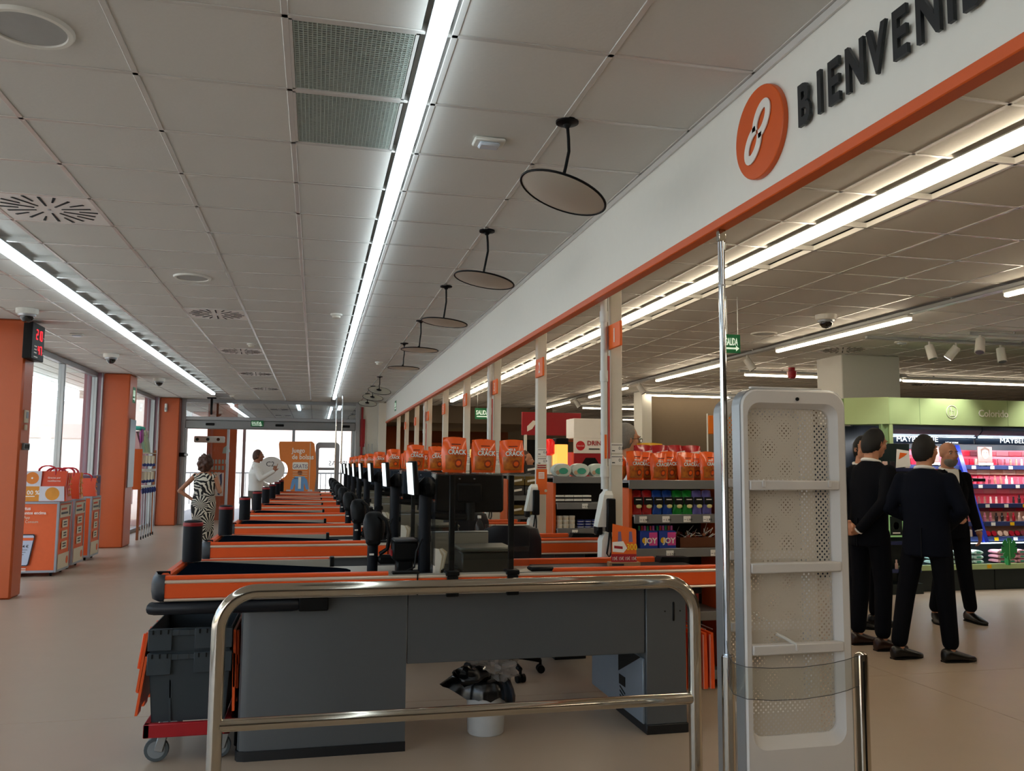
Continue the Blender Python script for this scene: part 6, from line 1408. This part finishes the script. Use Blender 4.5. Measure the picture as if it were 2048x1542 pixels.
# ------------------------------------------------------------------ cosmetics island
m_gr = mat('sage_green', 'b0c68c', .55, var=.02); m_grd = mat('sage_dark', '7d9a68', .55); m_fix = mat('fixture_black', '12201e', .4); m_fixb = mat('fixture_navy', '0e1b2c', .4); m_blued = mat('divider_blue', '1a2f9a', .35)
t = thing('cosmetics_fixture', 'long green-topped cosmetics wall unit with sloped lit shelves behind the suited men', 'shelving unit', (8.3, 9.2, 0))
FX0, FX1, FY = 6.72, 10.6, 8.9
hd = MB().box(FX0, FX1, FY, FY+.04, 1.985, 2.31, .004).build('header_panel', m_gr, t)
for x in (7.15, 8.42, 9.7): MB().box(x-.002, x+.002, FY-.002, FY+.01, 1.99, 2.305).build('panel_joint', m_grd, hd)
MB().prism([(0, 1.985), (.50, 1.985), (.50, 2.31), (0, 2.31)], (6.32, 9.2, 0), (.8, -.6, 0), (0, 0, 1), .04).build('angled_header', m_gr, t)
MB().box(6.2, 10.6, 9.26, 9.3, 1.985, 2.31).build('inner_header', m_grd, t); MB().box(FX0, FX1, FY+.04, 9.7, 2.29, 2.31).build('top_cover', m_grd, t)
MB().box(FX0, FX0+.05, FY, FY+.1, 0, 1.985, .004).build('green_post', m_gr, t); MB().box(6.62, 6.72, FY+.02, FY+.06, 0, 1.985).build('green_post', m_grd, t)
MB().box(FX0, FX1, 9.62, 9.66, .1, 2.29).build('back_panel', m_fixb, t); MB().box(5.9, 6.7, 9.5, 9.55, .1, 1.985).build('side_back_panel', m_fixb, t)
for a, b_ in ((6.78, 8.04), (8.06, 9.3), (9.32, 10.55)):
    cv = [(FY+.02, 1.98), (FY+.015, 1.93), (FY+.06, 1.88), (FY+.16, 1.84)]
    MB().loft([[(a, y, z) for y, z in cv]+[(a, y+.02, z) for y, z in cv[::-1]], [(b_, y, z) for y, z in cv]+[(b_, y+.02, z) for y, z in cv[::-1]]]).build('canopy', m_fixb, t)
    MB().box(a+.02, b_-.02, FY+.10, FY+.125, 1.842, 1.848).build('light_bar', mat('cool_led', 'd8f0ff', .4, emit=14, var=0), t)
    MB().box(a, b_, FY+.15, FY+.17, 1.76, 1.838, .003).build('name_board', m_fixb, t)
nb = lettering(t, 'MAYBELLINE', (6.92, FY+.148, 1.785), FR, .085, mat('lit_letters', 'ffffff', .5, emit=1.2, var=0), xs=1.25); lettering(t, 'NEW YORK', (7.62, FY+.148, 1.768), FR, .03, mat('lit_letters', 'ffffff'), xs=1.2)
lettering(t, 'MAYBELLINE', (8.42, FY+.148, 1.785), FR, .085, mat('lit_letters', 'ffffff'), xs=1.25); lettering(t, 'NEW YORK', (9.1, FY+.148, 1.768), FR, .03, mat('lit_letters', 'ffffff'), xs=1.2)
lettering(hd, 'Colorido', (7.98, FY-.006, 2.10), FR, .125, mat('pale_sign', 'f2f2e2', .5, var=0), bold=.008, depth=.006, xs=.95)
m_ps = mat('pale_sign', 'd9dcc0')
MB().tube([(7.605+.078*math.cos(a), FY-.004, 2.15+.078*math.sin(a)) for a in np.arange(40)/40*2*PI], .0035, 6, closed=True).build('emblem_ring', m_ps, hd)
def outline(P): MB().tube([(x, FY-.004, z) for x, z in P], .003, 6).build('emblem_line', m_ps, hd)
outline([(7.57, 2.10), (7.57, 2.15), (7.565, 2.155), (7.565, 2.17), (7.58, 2.17), (7.58, 2.205), (7.592, 2.215), (7.592, 2.17), (7.6, 2.17), (7.6, 2.10), (7.57, 2.10)]); outline([(7.6, 2.16), (7.6, 2.165), (7.635, 2.165), (7.635, 2.115), (7.6, 2.115)]); outline([(7.57, 2.10), (7.645, 2.10)])
# sloped shelf bays: row height z, depth y
rows = [(1.50, 9.30), (1.26, 9.20), (1.02, 9.10), (.80, 9.02), (.62, 8.98)]
bays = [(6.80, 8.02), (8.10, 9.32), (9.40, 10.55)]
for bx in (6.76, 8.06, 9.36):
    MB().loft([[(bx-.03, 9.36, 1.76), (bx+.03, 9.36, 1.76), (bx+.03, 9.42, 1.76), (bx-.03, 9.42, 1.76)], [(bx-.03, 8.93, .56), (bx+.03, 8.93, .56), (bx+.03, 9.6, .56), (bx-.03, 9.6, .56)]]).build('divider', m_blued, t)
cosm = [mat('cosm_%d' % i, c, .35, coat=.2) for i, c in enumerate(('c88a94', 'b3122e', 'e4c0b0', 'd87a92', '8a3a4a', 'e8d8d0', 'b08070', '2a2024'))]
m_rail = mat('price_blue', '2b3560', .4); m_tray = mat('tray_pink', 'c2495e', .4)
nmr = ['top row', 'second row', 'third row', 'fourth row', 'bottom row']; bayn = ['first bay behind the men', 'second bay, below the lit name', 'third bay at the far right']
pieces = {}
r_ = np.random.default_rng(33)
def piece(kind, m):
    """one cosmetic of a kind, made once at the origin"""
    if (kind, m.name) in pieces: return pieces[(kind, m.name)]
    mb = MB()
    if kind == 'lipstick': mb.lathe((0, 0, 0), [(0, 0), (.014, 0), (.014, .05), (.011, .052), (.011, .085), (0, .088)], 10)
    elif kind == 'compact': mb.lathe((0, 0, 0), [(0, 0), (.035, 0), (.035, .02), (0, .022)], 14, R=rot('X', 1.2))
    elif kind == 'bottle': mb.box(-.016, .016, -.012, .012, 0, .07, .004).cyl((0, 0, .07), (0, 0, .11), .01, n=8)
    else: mb.box(-.03, .03, -.012, .012, 0, .085, .003)
    o = mb.build(kind, m); pieces[(kind, m.name)] = o; o['used'] = 0; return o
def put(kind, m, x, y, z, lab, group):
    o = piece(kind, m)
    if o['used']: o = o.copy(); C.objects.link(o)
    o['used'] = 1; o.location = (x, y, z); tag(o, lab, 'cosmetic', group)
def header_card(x0, x1, y, z0, z1, ms):
    n = len(ms)
    for i, m in enumerate(ms): MB().box(x0+(x1-x0)*i/n, x0+(x1-x0)*(i+1)/n-.004, y, y+.006, z0, z1, .001).build('picture_card', m, t)
for bi, (a, b_) in enumerate(bays):
    for ri, (z, y) in enumerate(rows):
        MB().box(a, b_, y, y+.30, z-.015, z, .002).build('shelf_board', m_tray if ri in (1, 2) else m_fixb, t); MB().box(a, b_, y-.012, y, z-.05, z+.006, .002).build('price_rail', m_rail, t)
        MB().add([(a, y+.13, z), (b_, y+.13, z), (b_, y+.16, z+.2), (a, y+.16, z+.2)], [(0, 1, 2, 3)]).build('tray_back', m_tray if ri < 3 else mat('tray_blush', 'd8a898', .5), t)
        if bi == 2: continue
        for q in range(4): MB().box(a+.1+q*.28, a+.16+q*.28, y-.016, y-.012, z-.045, z-.005).build('shelf_label', m_paper if (q+ri+bi) % 5 else m_yfoil, t)
        if ri < 4: header_card(a+.01, b_-.01, y+.128, z+.125, z+.185, [cosm[(bi+ri+i*3) % 6] for i in range(6)])
        kind = [('box', 'lipstick'), ('bottle', 'lipstick'), ('lipstick', 'bottle'), ('bottle', 'compact'), ('compact', 'box')][ri]
        n = 13
        for q in range(n):
            kd = kind[0] if q < 7 else kind[1]
            put(kd, cosm[[7, 1, 2, 1, 4, 6, 5, 3][(q//2+ri*2+bi) % 8]], a+.06+q*(b_-a-.1)/n, y+.045, z+.001, '%s in the %s of the %s' % ({'box': 'small make-up box', 'lipstick': 'slim lipstick', 'bottle': 'little make-up bottle', 'compact': 'round powder compact'}[kd], nmr[ri], bayn[bi]), nmr[ri]+' of the '+bayn[bi])
# portrait pictures set into the top row
for x, l in ((7.62, 0), (8.42, 1)):
    pz = 1.54; p = MB().box(x-.11, x+.11, 9.30, 9.31, pz, pz+.2, .002).build('portrait', mat('portrait_ground', '9a6a66', .5), t)
    MB().prism([(.05*math.cos(a), .066*math.sin(a)) for a in np.arange(18)/18*2*PI], (x, 9.298, pz+.11), *FR, .003).build('portrait_face', mat('skin_print3', 'd8a68c', .5), p); MB().prism([(-.06, -.02), (-.065, .06), (0, .088), (.065, .06), (.06, -.02), (.048, .04), (0, .055), (-.048, .04)], (x, 9.2965, pz+.11), *FR, .002).build('portrait_hair', m_hairbr, p)
    MB().box(x-.014, x+.014, 9.294, 9.297, pz+.072, pz+.08).build('portrait_lips', mat('lip_red', 'b02038', .4), p); MB().box(x-.11, x+.11, 9.288, 9.292, pz-.05, pz-.005).build('caption_card', m_paper, t)
    for s_ in (-1, 1): MB().box(x+s_*.02-.009, x+s_*.02+.009, 9.294, 9.297, pz+.12, pz+.127).build('portrait_eye', m_iris, p)
# base shelf with folded packs
MB().box(FX0, FX1, 8.82, 9.6, .28, .31).build('base_shelf', m_fix, t); MB().box(FX0, FX1, 8.815, 8.83, .25, .315, .003).build('green_rail', m_gr, t); MB().box(FX0, FX1, 8.86, 9.6, 0, .28, .004).build('plinth', m_fix, t)
for x in (7.35, 8.08, 8.9): MB().box(x-.002, x+.002, 8.855, 8.862, 0, .25).build('plinth_joint', m_black, t)
for x, m in ((7.6, m_paper), (7.97, m_yfoil), (8.6, m_paper)): MB().box(x-.03, x+.03, 8.811, 8.815, .262, .305).build('shelf_label', m, t)
m_pk = mat('pack_aqua', 'b9d8d2', .4); m_pkp = mat('pack_pink', 'd89aa8', .4)
MB().box(6.9, 10.5, 8.94, 8.96, .545, .553).build('shelf_lamp', mat('cool_led', 'd8f0ff'), t)
for bx, m, nn in ((7.28, m_pk, 5), (8.2, m_pkp, 3)):
    for i in range(nn):
        for j in range(3):
            x = bx+i*.145; tw = thing('towel_pack', '%s soft pack on the base shelf of the cosmetics unit, %s column, %s' % ('pale aqua' if m is m_pk else 'pink', nm[i], ['bottom', 'middle', 'top'][j]), 'soft pack', (x, 8.93, .311+j*.055), 'soft packs on the base shelf')
            sec = [[(x+u_*.068, 8.93+d_*.075, .311+j*.055+(.026+.026*c_*(1-abs(u_)**4*.6))) for d_, c_ in ((-1, -.9), (-1.05, 0), (-.9, .9), (0, 1), (.9, .9), (1.05, 0), (1, -.9))] for u_ in np.linspace(-1, 1, 7)]
            MB().loft(sec).build('pack', m, tw, ang=60); MB().box(x-.03, x+.03, 8.851, 8.857, .325+j*.055, .345+j*.055).build('print', m_teal, tw)
# leaf-shaped shelf stopper
t2 = thing('leaf_sign', 'green monstera leaf shelf sign at the foot of the cosmetics unit', 'leaf sign', (8.21, 8.76, .3)); m_leaf = mat('leaf_green', '2f8a4a', .4, var=.2, scale=12)
lp_ = []
for i, a in enumerate(np.linspace(-.5*PI, 1.5*PI, 72, endpoint=False)):
    r0_ = .125*(1+.12*math.sin(a))*(.6 if i % 9 == 4 else 1); lp_.append((r0_*.9*math.cos(a), r0_*1.05*math.sin(a)))
MB().prism(lp_, (8.22, 8.765, .48), *FR, .004).build('leaf', m_leaf, t2); MB().box(8.205, 8.235, 8.77, 8.83, .30, .45).build('clip', m_leaf, t2); MB().tube([(8.22, 8.758, .36), (8.215, 8.756, .48), (8.22, 8.758, .6)], .003, 6).build('rib', mat('leaf_rib', '8fce8a', .5), t2)
# dark end tower with framed poster and packs, left of the bays
t3 = thing('end_tower', 'dark end unit with small shelves between the suited men', 'shelving unit', (6.62, 8.75, 0))
MB().box(6.35, 6.95, 8.70, 9.1, 0, .12).build('plinth', m_fix, t3); MB().box(6.35, 6.95, 8.86, 8.88, .12, 1.75).build('back_panel', m_fix, t3)
for z in (.28, .6, 1.2, 1.45): MB().box(6.37, 6.93, 8.70, 8.86, z-.015, z).build('shelf_board', m_fixb, t3); MB().box(6.37, 6.93, 8.695, 8.70, z-.03, z+.01).build('price_rail', m_rail, t3)
t4 = thing('framed_poster', 'small green-framed poster with a round emblem on the dark end unit', 'poster', (6.6, 8.69, .68)); MB().box(6.50, 6.70, 8.685, 8.694, .66, .92, .002).build('frame', mat('lit_green', '9fd08a', .5, emit=.25, var=0), t4); MB().box(6.52, 6.68, 8.681, 8.686, .68, .90).build('sheet', m_fix, t4); MB().lathe((6.6, 8.682, .79), [(.018, -.004), (.045, -.004), (.045, .001)], 20, R=np.diag([.8, 1, 1])@rot('X', PI/2)).build('emblem', mat('pale_yellow', 'd8cf8a', .5), t4); MB().box(6.55, 6.65, 8.679, 8.682, .70, .715).build('text_line', m_paper, t4)
for q in range(5):
    put('bottle', cosm[[4, 1, 2, 5, 7][q]], 6.48+q*.09, 8.78, .281, 'little make-up bottle on the lowest board of the dark end unit', 'bottles on the dark end unit'); put('box', cosm[[7, 7, 5, 7, 2][q]], 6.45+q*.1, 8.78, 1.201, 'small make-up box on the upper board of the dark end unit', 'boxes on the dark end unit'); put('box', cosm[[7, 2, 7, 7, 5][q]], 6.45+q*.1, 8.78, 1.451, 'small make-up box on the top board of the dark end unit', 'boxes on the top board of the dark end unit')
t5 = thing('tester_shelf', 'black tester shelf sticking out beside the blue divider', 'shelf', (7.95, 8.95, 1.3)); MB().box(7.72, 8.08, 8.93, 9.12, 1.30, 1.34, .004).build('board', m_black, t5); lettering(t5, 'BLEND', (7.80, 8.929, 1.307), FR, .03, m_whiteink)
t6 = thing('brochure', 'white brochure with an orange shape leaning on the dark end unit', 'brochure', (6.72, 8.62, 1.45)); MB().prism([(0, 0), (.2, .02), (.18, .2), (.02, .22)], (6.62, 8.68, 1.46), *FR, .004).build('sheet', m_paper, t6); MB().prism([(.04, .1), (.12, .14), (.16, .17), (.06, .18)], (6.62, 8.676, 1.46), *FR, .002).build('orange_print', m_signo, t6)
# spots wash the header; area lights are added to brighten the cosmetics
def area(name, loc, rotx, sx, sy, e, col):
    L = bpy.data.lights.new(name, 'AREA'); L.shape = 'RECTANGLE'; L.size = sx; L.size_y = sy; L.energy = e; L.color = col
    o = bpy.data.objects.new(name, L); C.objects.link(o); o.location = loc; o.rotation_euler = rotx; return o
for x, y, e in ((7.54, 8.55, 40), (8.9, 8.3, 60), (6.9, 8.3, 30)):  # first is the lit spotlight, the others are added to brighten the header
    L = bpy.data.lights.new('spot', 'SPOT'); L.energy = e; L.spot_size = 1.5; L.spot_blend = .8; L.color = (1, .96, .88); L.shadow_soft_size = .05
    o = bpy.data.objects.new('spot', L); C.objects.link(o); o.location = (x, y, ZC-.32); o.rotation_euler = (.45, 0, 0)
for a, b_ in ((6.8, 8.02), (8.1, 9.3), (9.4, 10.5)): area('shelf_fill', ((a+b_)/2, FY+.2, 1.755), (.55, 0, 0), b_-a, .03, 14, (.95, .98, 1))  # fill lights added beneath each canopy, on top of the light bars
area('base_light', (8.2, 8.93, .54), (0, 0, 0), 2.8, .03, 5, (.9, 1, 1))
